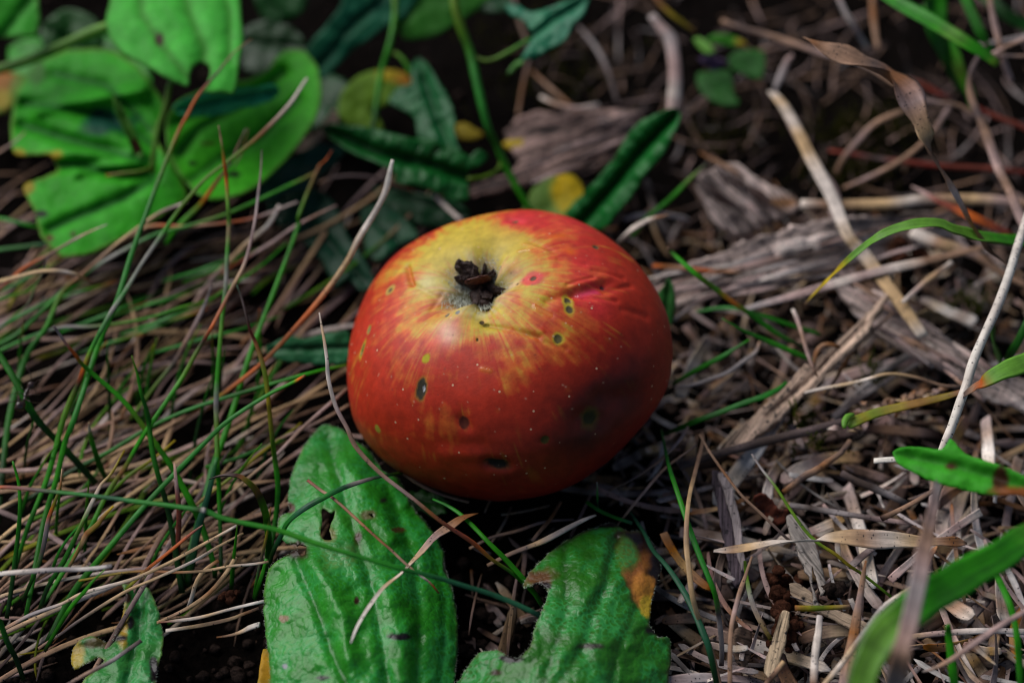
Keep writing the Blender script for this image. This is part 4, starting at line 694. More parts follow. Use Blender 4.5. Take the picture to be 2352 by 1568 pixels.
# ------------------------------------------------------------------ grass blades on the left, traced one by one
rd = dict(thick=.75, bend=0.0)
fl_ = dict(thick=.3, bend=.25)
GL = 'fine grass blades left of the apple'
LEFT = [
 ('tall grass blade with a brown curved tip reaching up over the oval leaf', "577,92 540,120 500,165 457,214 430,265 404,323 352,450 316,551 281,658 246,739 218,812 172,960 151,1017 130,1105 102,1200 70,1368 56,1440", (5.2,4.8,4.0,2.9,1.6,.3), (2,5,8,10,11,12,12,11,9), 'xtzoonbbbgbggGGd'),
 ('arched grass blade with a whitish orange tip over the rounded leaf', "707,183 664,242 598,309 527,366 475,408 429,461 387,520 316,612 274,689 246,739 222,780 197,837 183,879 151,960 116,1072 81,1168 56,1245 35,1315", (4.4,4.4,4.0,3.5,3.2,2.4,1.4,.4), (6,9,9,9,10,11,11,12,11,9), 'wwxnnnngqbqbgoknggGGd'),
 ('upright green blade with a straw tip standing left of the apple', "503,288 510,330 517,380 521,415 524,480 524,520 520,584 517,654 510,731 503,819 499,900 498,960 499,1072 503,1105 506,1192 506,1315", (5.4,4.6,3.8,2.8,1.8,.6), (2,6,8,9,10,10,11,10,9,8), 'tsnoolltgqglggqngggdd'),
 ('pink dead tipped blade curving across the upright green blade', "600,341 598,400 594,439 583,520 562,601 527,668 485,745 457,795 415,872 351,970 316,1023 288,1072 246,1133 197,1228 141,1315 98,1389", (4.8,4.3,3.6,2.9,2.0,1.2,.5), (2,5,7,8,9,10,10,11,11,9), 'zppqppstoknggggxngggd'),
 ('green blade with an orange tip leaning behind the left side of the apple', "763,344 748,370 731,390 689,492 682,520 640,637 598,749 562,855 541,925 513,1013 492,1069 467,1168 436,1280 422,1344", (3.4,2.9,2.3,1.6,1.0,.4), (2,6,9,11,13,14,12), 'roxngggggggbbdd'),
 ('green blade with a cut grey and orange tip slanting down to the right', "120,751 145,782 169,809 185,830 211,854 281,918 337,992 397,1072 443,1157 467,1217 492,1298 496,1326", (3.8,3.2,2.6,1.8,.9,.3), (6,6,9,11,12,13,13,10), 'zqoogggngggGGd'),
 ('short dark green blade with pale nicks near its tip', "304,816 316,858 325,905 337,942 343,975 351,1030 366,1087 387,1168 404,1270 418,1361", (3.4,2.6,1.8,.4), (2,8,10,11,12,12), 'ngGGGGddd'),
 ('blade with a grey withered tip and orange joint left of the apple', "545,658 560,695 576,753 585,781 605,851 619,935 629,1013 633,1052 640,1122 633,1192 619,1263 612,1316", (4.0,3.6,3.0,2.0,1.0,.4), (3,6,9,10,11,11,10), 'BzkrxnYnngGGdd'),
 ('long straight green blade ending in an orange stub, rising to the right', "699,865 685,872 660,884 612,907 527,963 471,1017 408,1080 337,1154 246,1259 197,1326 155,1389 109,1474", (3.6,3.2,2.6,1.8,1.0,.3), (9,9,9,10,11,13,14,15,13), 'xoggbbbbbbgGGd'),
 ('long low green blade ending beside the apple, below the orange stub', "796,837 740,850 685,865 562,900 457,932 351,978 246,1037 158,1087 60,1150", (2.0,2.2,1.8,1.2,.6), (7,9,10,10,10,11), 'nggGbGGdd'),
 ('long blade crossing the lower left with an orange left end and a white scar', "-40,1118 0,1120 70,1127 141,1134 264,1145 351,1154 457,1171 475,1174 527,1192 633,1217 703,1242 796,1273 905,1301 960,1312 1038,1332 1127,1363 1237,1416", (3.6,3.9,4.0,3.9,3.7,3.2,2.4), (8,9,10,11,12,13,12,12,11,11,12,12), [(0,PAL['p']),(.05,PAL['o']),(.10,PAL['r']),(.15,PAL['z']),(.19,PAL['b']),(.26,PAL['B']),(.3,PAL['b']),(.37,PAL['b']),(.383,PAL['k']),(.39,PAL['W']),(.40,PAL['W']),(.408,PAL['k']),(.43,PAL['b']),(.6,PAL['g']),(.75,PAL['b']),(.88,PAL['B']),(1,PAL['B'])]),
 ('thick ochre stalk with a white end rising to the upper left of the apple', "905,366 893,410 881,448 858,495 826,547 796,605 738,686 668,767 598,837 527,893 503,911 470,930", (5.2,4.6,3.8,2.8,1.8,1.0), (7,13,13,13,12,12,11,12,12,9), 'WWwwwssoxoxYn'),
 ('pale thread thin stalk arching from beside the apple across the blistered leaf', "735,719 743,774 750,830 756,872 773,935 796,981 817,1026 874,1088 950,1146 1016,1199 1082,1243 1127,1283 1184,1323 1242,1380", (4.6,4.4,4.0,3.6,3.2,2.6,1.8,.7), (3,7,9,10,10,9,9,10,9,10), 'wswwwptttpxrongg'),
 ('straw and green blade bending from the folded leaf to the left edge', "429,461 385,482 338,510 278,551 246,577 183,633 141,675 105,755 70,802 46,855 21,960 7,1072 -6,1200", (3.0,2.7,2.2,1.6,1.0,.4), (5,8,8,9,11,13,14,13), 'wpssstxngGGGGdd'),
 ('straw blade turning orange across the tip of the folded leaf', "245,516 200,535 169,551 123,577 85,597 53,615 20,645 -20,680", (3.2,2.8,2.4,1.6), (3,6,7,8,9,9), 'wspttoorx'),
 ('pale yellow stalk arching at the left edge of the photograph', "214,651 195,640 176,630 150,624 123,621 85,623 53,630 0,644 -40,655", (2.6,3.0,3.2,3.0,2.4), (5,8,10,11,12,12), 'txswssssn'),
 ('wide dark green blade at the left edge with the ant on it', "-25,780 0,819 35,879 70,942 105,985 141,1020 183,1065 220,1110", (2.8,2.6,2.1,1.4,.7), (14,14,15,15,16,14), 'GGGGdGdd'),
 ('short green blade with a frayed yellow tip at the lower left', "200,970 203,990 211,1020 228,1072 246,1105", (2.2,1.6,.5), (5,8,11,12,11), 'swngGGd'),
 ('thin green blade running nearly level across the left side', "660,560 600,610 520,661 470,688 422,703 334,728 211,749 141,752 70,774 -20,815", (1.6,1.8,2.0,1.8,1.2), (4,6,7,8,8,9), 'gggngnqbg'),
 ('long green blade beneath the rounded leaf running down to the left', "731,390 650,432 527,489 432,520 351,542 246,598 176,644 105,710 40,770 -20,800", (2.8,2.6,2.2,1.6,1.0), (7,8,9,10,11,11), 'xggngbqbgGGG'),
 ('straw coloured blade under the rounded leaf with an orange middle', "681,468 600,495 527,510 430,520 344,517 300,540 240,575 150,640", (2.6,2.4,2.0,1.2), (5,7,8,8,9), 'wpotosssx'),
 ('pinkish dry blade with a red joint left of the apple', "776,474 720,500 675,524 625,560 580,587 540,608 510,626 430,660 340,700", (2.6,2.4,1.8,1.2,.7), (4,8,9,9,8), 'ptppprotzt'),
 ('green blade with an orange upper part crossing the rounded leaf', "566,295 545,340 527,380 500,415 475,450 455,475 404,524 380,560", (4.2,3.4,2.6,1.6), (3,5,8,11,12,12), 'ztzrongg'),
 ('white dry blade behind the pink tipped blade', "640,470 612,520 562,563 527,601 480,650 430,720", (2.4,2.0,1.5,.8), (8,10,11,10,8), 'wWsspt'),
 ('mauve dry blade in the middle of the left grass', "487,655 470,700 446,749 425,790 404,830 351,893 300,960", (2.8,2.2,1.6,.8), (4,8,12,11,9,8), 'zqptznn'),
 ('long pale straw crossing the lower left above the small leaf', "545,1203 480,1240 387,1291 299,1333 193,1361 140,1385 81,1407 35,1431 0,1450", (1.9,1.9,1.7,1.3,.8), (6,8,8,8,8,9,9), 'wssswsqqtt'),
 ('second long yellowish straw just below the first across the lower left', "560,1222 500,1255 439,1291 350,1330 281,1361 176,1428 141,1456 90,1490", (1.7,1.7,1.4,.9,.5), (5,7,7,8,7,7), 'sswsszzt'),
 ('greyish white split straw entering from the lower left edge', "-60,1325 0,1319 70,1315 141,1308 200,1303 257,1298", (2.6,2.8,2.9), (10,11,11,11,10), 'qWwqqWq'),
 ('straw with a rusty pointed end beside the small leaf', "362,1426 400,1422 457,1414 520,1398 605,1379", (1.0,1.1,1.3), (3,7,8,8,7), 'rtwswW'),
 ('short straw lying on dark soil, nearest under the rusty pointed straw', "383,1447 457,1436 527,1421 560,1408 594,1393", (.8,1.0,1.2), (9,9,8,7), 'wstsxt'),
 ('short dry straw with a broad broken white end on dark soil', "499,1460 530,1456 555,1449 575,1440 598,1433", (.8,1.0,1.3), (4,6,9,14,13), 'xtswW'),
 ('bright orange tapering blade in the lower left straw', "288,1351 320,1322 344,1301 380,1273 439,1224 465,1205", (1.2,1.6,2.0,2.2), (9,9,8,7,3), 'nYxoort'),
 ('reddish dry blade standing in the lower left straw', "400,1060 404,1105 408,1140 411,1175 410,1220 409,1263 415,1300", (2.2,2.0,1.6,1.0,.5), (5,8,10,11,10,8), 'tprrrrx'),
 ('ochre split blade with dark specks in the lower left', "259,1160 235,1185 222,1205 200,1224 190,1245 176,1270 160,1300", (2.2,2.0,1.7,1.0), (5,10,13,13,10,8), 'yxYxsYt'),
 ('bright short green blade at the lower left corner', "245,1303 215,1335 197,1361 170,1392 148,1421 125,1455 105,1490", (2.4,2.0,1.4,.5), (2,8,11,12,11), 'lgggGGd'),
 ('short upright green spike beside the blistered leaf', "547,1203 544,1240 540,1275 538,1298 536,1325 533,1353", (2.2,1.6,1.0,.3), (2,6,9,11,11), 'nggGGd'),
 ('green blade running from under the apple to the ragged leaf', "994,1144 1025,1158 1060,1181 1095,1215 1127,1248 1165,1285 1202,1327 1225,1358 1245,1392", (1.6,1.8,1.7,1.3,.8), (4,8,10,11,11,11), 'bbgggggb'),
 ('grey green blade arching over the top of the blistered leaf', "925,1088 905,1089 870,1092 839,1100 790,1117 750,1137 715,1158 684,1181 660,1203 645,1228 626,1265 618,1300", (1.2,1.7,2.5,2.7,2.4,1.8,.8), (7,9,11,12,14,13,12,10), 'ndBqBbBBbBdd'),
 ('thin brown dry stick lying diagonally on the blistered leaf', "708,1102 740,1127 773,1150 861,1230 900,1262 932,1292 965,1322 985,1340 1007,1363", (2.5,2.5,2.6,2.5,2.4,2.1), (7,7,7,6,5,5,4), 'rttxxttwox'),
 ('black specked straw with a pointed end between the two front leaves', "1371,1182 1330,1198 1259,1234 1220,1252 1171,1274 1120,1300", (1.4,1.5,1.3,1.0), (4,10,14,13,10,8), 'wwqsztt'),
 ('blue green blade bending down at the right of the ragged leaf', "1440,1170 1480,1225 1503,1265 1531,1298 1566,1351 1601,1414 1622,1460 1633,1491 1645,1545 1650,1590", (.8,1.2,1.5,1.6,1.4,.8), (6,9,11,13,14,14,13), 'BBBBBBBdd'),
 ('green blade standing right of the ragged leaf with a purplish base', "1522,985 1531,1034 1540,1075 1552,1115 1594,1235 1633,1333 1646,1380 1651,1421 1656,1480 1654,1530", (1.2,1.8,2.2,2.2,1.8,1.2,.5), (5,8,10,12,12,11,11), 'bbbbgbbgzqqz'),
 ('pale tan stem bowed beside the blue green blade', "1614,990 1615,1017 1598,1087 1587,1130 1580,1175 1576,1220 1577,1263 1587,1351 1598,1400 1612,1438 1635,1500 1655,1590", (1.2,1.8,2.3,2.4,2.0,1.4,.6), (7,9,10,11,11,10,10), 'tttsstsssstt'),
 ('thin straw running from the pale tan stem down to the curled dry leaf', "1608,1000 1630,1040 1654,1076 1680,1110 1707,1140 1760,1188 1805,1231 1830,1250", (1.9,2.0,2.0,1.7,1.3), (5,6,7,7,6), 'ttxttzt'),
 ('small hooked leafless twig curving left in the lower left straws', None, 0, 0, ''),
 ('short dark blade leaning at the bottom left corner', "-10,1440 0,1420 20,1470 40,1510 55,1560", (2.0,1.4,.6), (12,12,10), 'GGdd'),
 ('thin green blade at the far left edge, lower half', "30,1060 42,1110 44,1180 40,1250 30,1330 14,1420", (2.4,2.0,1.2,.4), (4,8,10,10), 'ggGGdd'),
 ('dull green blade with a brown joint near the lower left edge', "145,1078 140,1120 125,1160 112,1195 104,1240 92,1290 70,1340 50,1380", (2.8,2.4,1.6,.6), (2,8,10,10,9), 'sxnoqzGdd'),
 ('mid green blade crossing behind the long orange ended blade', "285,1035 255,1085 228,1112 205,1165 180,1225 150,1285 110,1345 90,1400", (2.4,2.2,1.6,.6), (5,8,10,11,10), 'YYswnGGdd'),
 ('yellow green blade fading into the straw on the left', "400,1010 350,1052 300,1085 262,1120 240,1140", (1.4,1.4,1.0), (4,7,9,9), 'yYnnG'),
 ('blue green blade standing behind the upright blade', "500,1050 485,1110 470,1160 452,1220 440,1290 430,1345", (2.0,1.6,1.0,.4), (8,12,15,15,14), 'bBBBdd'),
 ('thin olive blade rising out of the hooked brown blade', "622,1165 618,1200 612,1240 600,1290 590,1340 585,1372", (2.0,1.6,1.0,.4), (3,6,7,7), 'xnYzgg'),
 ('short bright green blade at the foot of the blistered leaf', "612,1285 606,1310 598,1335 590,1360 585,1378", (1.3,1.0,.4), (7,10,10), 'ggGd'),
 ('thin wiry brown stalk curving over the folded leaf edge', "110,590 98,625 80,660 64,700 40,720 0,750 -20,765", (3.0,2.4,1.6), (3,5,6,6), 'zznznqq'),
 ('thin dry tip sticking up in front of the rounded leaf', "568,296 560,330 552,355 535,385", (3.8,3.2,2.6), (2,4,5,5), 'trtz'),
 ('pale dry tip at the far left edge above the straw', "56,301 30,325 0,345 -20,358", (2.6,2.4,2.0), (3,6,8), 'tptp'),
 ('dark olive blade arching from the left edge under the folded leaf', "-30,505 0,500 40,510 80,520 110,530", (1.6,1.9,1.9,1.5), (8,9,9,8), 'ggbgg'),
 ('second dark olive blade below it at the left edge', "-30,580 0,575 60,568 120,560 180,555 240,560", (1.0,1.3,1.4,1.2), (9,10,10,8), 'bbGBbG'),
 ('yellow green blade low at the left edge, under the pale yellow stalk', "-30,700 0,688 40,675 65,665 90,640", (1.4,1.5,1.4,1.1), (8,9,8,5), 'ggngt'),
 ('green blade behind the apple crossing the left straws', "650,1010 600,1030 540,1055 470,1075", (.8,1.0,.8), (9,10,9), 'bbGG'),
 ('slanting green blade touching the small leaf from above', "690,970 640,1010 600,1040 540,1088 480,1135 430,1180", (1.0,1.2,1.3,1.0), (5,7,8,8), 'YnYnYt'),
 ('long straw running under the apple on the left', "796,895 740,945 690,990 640,1040 600,1075 545,1125 490,1170", (1.6,1.7,1.6,1.4,1.0), (7,8,8,8,7), 'tptptst'),
 ('second long straw under the apple, just below the first', "800,930 745,960 690,985 640,1010 560,1065 500,1100", (1.0,1.1,1.1,.9), (6,7,7,6), 'ttptzt'),
 ('yellowish straw crossing above the little brown bud', "615,1290 570,1298 527,1303 475,1310 400,1312 330,1310 260,1318 180,1335", (1.5,1.6,1.4,1.0), (6,7,7,7,6), 'swssxxYY'),
 ('pale straw leaning from the bottom left straws to the tip of the small leaf', "540,1280 515,1320 480,1360 440,1390 400,1412 360,1430", (1.4,1.3,1.1,.7), (9,10,9,8), 'ssxsts'),
 ('straw loop beside the little brown bud', "500,1290 465,1315 448,1345 440,1375 432,1400", (1.3,1.2,.9,.5), (9,10,9,11), 'xssww'),
 ('dark brown twig lying on the small leaf at the bottom left', "326,1467 290,1492 250,1520 200,1545 150,1572", (1.6,1.6,1.5,1.4), (9,9,9,8), 'zzqztz'),
]
for lb, xy, h, w, c in LEFT:
    if xy is None: continue
    dry = lb.split(' in the')[0]
    isdry = any(k in lb for k in ('straw', 'stalk', 'stick', 'twig', 'dry', 'stem')) and 'green blade' not in lb and 'straw tip' not in lb
    if 'straw and green' in lb or 'straw coloured' in lb: isdry = False
    if isdry: ST(lb, xy, h, w, c, 'straw' if 'straw' in lb else ('twig' if ('twig' in lb or 'stick' in lb) else 'dry_stalk'), 'straw' if 'straw' in lb else ('twig' if ('twig' in lb or 'stick' in lb) else 'dry stem'), **dict(thick=.5, bend=.15))
    else: B(lb, xy, h, w, c, **dict(thick=.55, bend=.2))
o_ = ribbon('grass_blade', "478,1101 500,1093 527,1090 550,1094 569,1108 585,1125 598,1150 607,1175 612,1199 615,1235 613,1275 606,1330", (2.8,3.0,3.0,2.6,2.0,1.2,.4), (3,13,16,16,17,17,16,15,13,11), 'zzzkxnxknngGGd', M_GRASS, thick=.3, bend=.5, twist=(1.0,.6,0,0,.4))
tag(o_, 'hooked green blade with a withered brown drooping tip', 'grass blade')

# ------------------------------------------------------------------ right side: stems, blades, straws traced
RIGHT = [
 # (kind, label, xy, h, w, colours, opts)
 ('S', 'long forked straw leaning across the right side, from the dark hollow to the bark slab', "1777,211 1795,235 1823,281 1845,325 1865,369 1911,457 1946,534 1972,567 1998,598 2058,682 2095,735 2122,777", (2.4,2.6,2.5,2.2,1.9,1.7), (22,26,28,27,26,30,30,28), 'wswsswwswsssw', dict(thick=.35,bend=.3,twist=(.4,.1,-.2,.2))),
 ('S', 'thinner straw split off beside the long forked straw', "1790,230 1815,285 1850,345 1885,395 1912,430 1928,480 1945,530 1960,560", (2.3,2.3,2.1,1.8), (10,15,17,17,16,12), 'tptpppst', dict(thick=.4,bend=.2)),
 ('S', 'short grey straw running up from the forked straw top', "1779,208 1795,170 1808,140 1820,128", (2.2,2.4,2.6), (10,14,14,10), 'qqpp', {}),
 ('S', 'thick grey stalk curving down into the hollow above the long dark leaf', "1495,36 1518,66 1537,91 1545,140 1548,182 1546,215 1544,250 1540,290", (2.8,2.6,2.2,1.8), (20,26,28,28,26), 'qpqppwpp', dict(thick=.6,bend=.1)),
 ('S', 'curved ochre stem at the top edge right of centre', "1495,-20 1510,5 1540,35 1570,58 1598,77", (3.2,3.0,2.6), (9,11,11,8), 'txYYx', {}),
 ('S', 'tan stem running under the hanging twisted blade at the upper right', "1660,48 1700,62 1777,84 1883,119 1930,132 1988,151 2040,185 2093,218 2150,238 2199,243 2240,262", (2.6,2.8,3.0,3.0,2.6), (12,14,14,12,11,12), 'tztpqttptt', {}),
 ('S', 'short whitish stalk pointing down at the top right edge', "1920,-25 1940,25 1962,60 1975,85 1990,112", (3.4,3.2,2.8,2.4), (10,12,13,11), 'pqwpqw', {}),
 ('S', 'straight tan stalk beside the whitish stalk at the top edge', "2003,-20 2008,30 2012,70 2014,115", (2.6,2.5,2.4), (9,12,13,10), 'txtt', {}),
 ('S', 'brown stalk crossing the wide green blades in the top right corner', "2270,-20 2282,50 2297,112 2308,150 2325,186", (4.8,4.4,4.0,3.6), (12,14,14,16,12), 'tptpp', {}),
 ('S', 'long bowed brown stalk down the right edge', "2262,100 2232,160 2227,204 2238,245 2255,281 2275,330 2294,387 2320,440 2343,499 2365,550", (4.2,4.0,3.6,3.2), (9,13,18,20,20,20), 'zztztptpp', {}),
 ('S', 'arched tan stem, upper of two, in the mossy hollow', "1921,404 1935,370 1970,327 2010,285 2058,260 2093,250 2130,245", (1.0,1.8,2.4,2.2), (10,13,14,12), 'ttptttz', {}),
 ('S', 'arched tan stem, lower of two, in the mossy hollow', "1935,429 1980,412 2023,394 2070,368 2111,337 2145,300 2171,260 2190,235", (1.0,1.8,2.4,2.6), (8,10,12,12,10), 'tptttpz', {}),
 ('S', 'salmon pink pointed blade ending above the arching green blade', "2093,429 2125,445 2164,467 2200,483 2234,499 2280,520 2330,545", (2.2,2.4,2.4,2.0), (3,12,18,22,20), 'pprroorr', dict(thick=.25,bend=.3)),
 ('S', 'red brown stem crossing the right side behind the twisted blade', "1905,345 1960,354 2023,366 2075,375 2129,380 2200,384 2270,388 2370,398", (1.2,1.4,1.5,1.4), (8,12,13,13,14), 'rRzrRrrR', dict(thick=.7,bend=0)),
 ('S', 'short red stem in the upper right behind the bark coloured stalks', "2085,183 2120,195 2157,214 2190,225", (2.0,1.9,1.8), (12,14,12), 'zrRz', dict(thick=.7,bend=0)),
 ('S', 'dark red stem leaving at the right edge', "2240,245 2290,268 2330,282 2380,305", (2.4,2.3,2.2), (12,14,15), 'RrrR', dict(thick=.7,bend=0)),
 ('S', 'thick pale stalk lying level behind the bark slab', "1838,467 1900,470 1988,471 2060,470 2120,462 2200,458 2280,462 2339,471 2400,478", (1.6,1.8,1.8,1.7), (24,27,28,26,26,24), 'wtsswtsptz', dict(thick=.6,bend=.1)),
 ('S', 'horizontal brown stalk with a knobby end in the top right corner', "2250,125 2262,128 2300,129 2330,130 2380,132", (4.4,4.5,4.6), (10,13,9,9), 'xtzzt', {}),
 ('S', 'pale stalk slanting off the knobby brown stalk', "2265,133 2290,120 2320,105 2370,85", (4.2,4.3,4.5), (8,10,10), 'tptp', {}),
 ('S', 'pale straw behind the wide green blades at the right edge', "2245,105 2290,96 2330,88 2380,78", (3.4,3.4,3.3), (9,11,12), 'wqqw', {}),
 ('S', 'long grey straw lying on the bark slab, rising to the right', "1700,712 1742,700 1820,680 1883,661 1930,648 1988,633 2060,615 2129,598 2200,580 2256,566", (1.6,1.8,2.0,2.1,2.0), (12,17,20,22,22,18,12), 'qqppwpwttt', dict(thick=.35,bend=.2)),
 ('S', 'dull grey bark thread under the long grey straw', "1545,735 1600,695 1660,668 1740,650 1830,640 1930,632", (1.0,1.3,1.4,1.2), (8,12,14,12,8), 'qzpqzq', {}),
 ('S', 'orange brown straw tucked against the right side of the apple', "1500,610 1540,612 1590,616 1640,620 1702,624", (1.2,1.5,1.6), (10,12,11,5), 'oxtoxt', {}),
 ('S', 'long pale straw arching over the crumbly seed head', "1846,901 1880,893 1940,882 1985,872 2023,862 2060,861 2111,870 2160,885 2210,888", (1.8,2.2,2.4,2.2,1.8), (6,9,9,8,7), 'wwswssttz', {}),
 ('S', 'thin tan straw pointing at the wood sliver', "1818,710 1830,735 1845,775 1858,815 1872,852 1878,865", (2.2,2.2,2.1,1.9), (7,9,9,8,5), 'wptptx', {}),
 ('S', 'short folded brown straw beside the wood sliver', "1868,845 1872,815 1885,795 1905,790 1930,797", (1.9,2.0,2.1,2.0), (7,10,11,9), 'txtxx', {}),
 ('S', 'brown straw parallel to the wood sliver on its right', "2050,718 2010,755 1965,800 1940,835 1915,875 1893,908", (1.6,1.6,1.4,1.2), (5,8,9,8,6), 'tztxtz', {}),
 ('S', 'straight straw propped on the fork at the right', "2186,598 2150,630 2120,660 2075,696", (2.2,2.2,2.0), (11,13,13,10), 'wtspw', {}),
 ('S', 'thick pale reed behind the arching green blade', "2095,533 2130,550 2160,562 2200,572 2240,585 2290,620 2370,665", (1.8,1.8,1.7,1.4), (26,32,30,20,14), 'wwtspttt', dict(thick=.5,bend=.1)),
 ('S', 'grey blade curling toward the apple on its right', "1745,786 1735,810 1707,830 1670,856 1637,869 1590,885 1549,890", (1.6,1.7,1.5,1.1), (6,9,10,9,6), 'tqqqqq', {}),
 ('S', 'shiny white curl of straw under the right of the apple', "1527,1010 1522,1035 1515,1060 1500,1085 1480,1105", (1.0,1.1,.8), (5,10,13,10,5), 'qWqqz', {}),
 ('T', 'grey brown twig reaching from the seed head to the shade under the apple', "1955,966 1946,967 1895,980 1847,992 1790,1005 1742,1016 1700,1028 1654,1041 1610,1056 1560,1070", (1.4,1.4,1.2,.9), (20,22,20,19,18,17), 'qzzZzZz', dict(thick=.9,bend=0)),
 ('T', 'brown jointed stem fragment at the lower right', "1950,1012 1930,1040 1905,1058 1880,1078 1848,1094 1825,1112 1800,1132", (1.4,1.4,1.2), (12,13,15,19,14,13), 'tztxtztx', dict(thick=.9,bend=0)),
 ('T', 'bluish black mouldy stick in the lower right litter', "1930,1083 1960,1100 2000,1115 2040,1132 2085,1155", (1.3,1.3,1.1), (14,17,17,14), 'zZZqZ', dict(thick=.9,bend=0)),
 ('S', 'broken hollow straw with a dark end above the reddish stalk', "2023,1192 2060,1175 2100,1155 2146,1128 2160,1118", (2.0,2.0,1.9), (12,11,11,10), 'kttzt', {}),
 ('S', 'dark streaked long stalk lying level in the lower right', "1815,1160 1880,1168 1960,1180 2040,1192 2120,1202", (1.0,1.1,1.0), (12,14,13,10), 'qZqzpZ', {}),
 ('S', 'thin pale green stalk slanting under the curled dry leaf', "1728,1045 1750,1080 1777,1115 1810,1165 1847,1214 1880,1245 1918,1270 1950,1297 1988,1322 2051,1372", (1.9,1.9,1.8,1.6,1.2), (4,7,8,8,7), 'qqnnnnYYnn', {}),
 ('S', 'long pale stem crossing the bottom right in front of the green blade', "1885,1590 1897,1568 1925,1530 1953,1491 1975,1466 2016,1414 2045,1385 2087,1354 2110,1335", (2.0,2.3,2.6,2.6,2.4), (11,12,12,11,10,9), 'wswsqqwss', {}),
 ('S', 'tall pointed tan culm at the bottom right', "1992,1287 1984,1325 1976,1365 1968,1405 1960,1456 1950,1510 1943,1568 1940,1610", (2.6,2.2,1.8,1.4), (4,12,17,22,26,34,40), 'xttptxttpp', dict(thick=.5,bend=.2)),
 ('S', 'white upright straw with a brown foot at the bottom right', "1880,1412 1878,1450 1873,1490 1870,1530 1868,1580", (1.8,1.8,1.6), (13,16,16,15), 'qwwwx', {}),
 ('S', 'tan dry stalk left of the pale husk at the bottom', "1728,1277 1712,1325 1700,1361 1690,1400 1682,1438 1678,1500 1679,1590", (2.0,2.0,1.8,1.4), (5,9,11,11,10), 'tttpttt', {}),
 ('S', 'olive thin leaf blade bending left of the pale husk', "1712,1290 1718,1335 1730,1385 1750,1430 1772,1470", (1.5,1.5,1.3,1.0), (7,10,12,10), 'nnqsY', {}),
 ('S', 'dark brown straight stick with a bright tip at the bottom right', "1800,1517 1780,1545 1755,1580", (1.8,1.6,1.3), (10,12,12), 'stkt', {}),
 ('S', 'green flecked twig piece lying on the bent leaf strip', "1825,1396 1860,1397 1900,1396 1950,1394", (1.7,1.7,1.7), (12,13,12,12), 'xYnYt', dict(thick=.8,bend=0)),
 ('S', 'white short straw poking out left of the blurred green leaf', "2008,1053 2030,1052 2060,1052 2090,1054", (2.2,2.3,2.4), (12,13,13), 'WWWw', {}),
 ('S', 'pinkish thin stalk crossing the bottom right corner', "2380,1390 2352,1407 2300,1440 2234,1484 2190,1512 2146,1533 2120,1540", (3.4,3.4,3.0,2.2), (9,13,15,11,8), 'ppptq', {}),
 ('S', 'long dry straw lying level near the bottom right corner', "2080,1462 2150,1455 2234,1450 2290,1448 2360,1450", (1.2,1.3,1.3), (12,14,14), 'spwqw', {}),
 ('S', 'short curved white straw right of the apple above the bark slab', "1420,553 1435,540 1455,525 1490,505 1515,497 1535,492", (1.4,2.0,2.6,2.8), (8,15,16,12,6,3), 'wwwwxt', {}),
 ('S', 'short white stalk behind the top left of the apple', "1000,450 1015,465 1035,487 1060,510", (1.2,1.3,1.2), (9,12,12), 'wwww', {}),
 ('S', 'thin arching brown stem behind the white ochre stalk', "730,420 760,410 800,405 850,408 885,417 950,440", (1.6,1.9,1.8,1.3), (6,7,8,7), 'tzzzzt', {}),
 ('B', 'green blade with a brown tip pointing at the right side of the apple', "1534,568 1545,580 1601,630 1640,660 1682,693 1730,725 1777,760 1815,782 1854,802", (3.4,3.2,2.6,2.0,1.2), (5,11,13,13,13,13,11), 'tkggngoGGggdd', dict(thick=.4,bend=.2)),
 ('B', 'lower green blade with a fine tip right of the apple', "1658,730 1700,755 1742,774 1790,795 1854,823 1880,835", (2.8,2.4,1.8,1.0), (2,9,13,14,12), 'bGGggd', dict(thick=.4,bend=.2)),
 ('B', 'thin dark green blade behind the two green blades right of the apple', "1600,715 1650,708 1700,712 1760,730 1820,750 1885,768", (1.2,1.5,1.5,1.2), (6,9,11,10), 'bbGGG', {}),
 ('B', 'straight green blade from the seed head side toward the apple foot', "1810,878 1791,893 1755,912 1707,928 1650,950 1601,967 1560,985 1520,998", (1.8,1.8,1.5,1.0), (8,12,13,13,12,9), 'GbbbGGd', dict(thick=.4,bend=.2)),
 ('B', 'short green blade rising right of the apple', "1722,778 1690,798 1660,817 1620,838 1580,862 1545,885", (2.2,2.0,1.5,.9), (5,10,13,12,10), 'gGbGGd', dict(thick=.4,bend=.2)),
 ('B', 'thin green stem behind the long dark leaf above the apple', "1625,375 1590,405 1560,435 1530,465 1490,500 1450,545", (2.6,2.2,1.6,.8), (5,8,11,12,11), 'zngGGG', {}),
 ('B', 'arching bright hairy blade with a yellow tip at the right', "1851,703 1865,682 1883,661 1905,640 1925,619 1955,590 1988,563 2020,545 2058,528 2095,517 2129,513 2155,515 2181,524 2215,535 2252,545 2290,552 2330,556 2380,560 2480,580 2600,625", (2.4,3.4,4.4,5.0,5.2,5.0,4.4,3.0,1.4), (5,12,14,14,16,22,30,38,46,50,50,48,40,24), 'tyyyllllllllgggg', dict(thick=.12,bend=.45,twist=(0,0,.2,.5,.2,0))),
 ('B', 'wide green blade slanting across the top right corner', "2020,-20 2041,-5 2085,22 2129,46 2165,68 2199,88 2230,107 2262,127 2290,150", (5.0,5.2,5.2,5.0), (26,32,36,34,28,20), 'gggglggn', dict(mat=M_WIDE,thick=.12,bend=.35)),
 ('B', 'broad dark green blade standing in the top right corner', "2120,-30 2146,0 2150,70 2168,120 2185,165 2205,215", (4.6,4.0,3.2,2.2), (44,48,44,30,10), 'ggGGG', dict(mat=M_WIDE,thick=.12,bend=.35)),
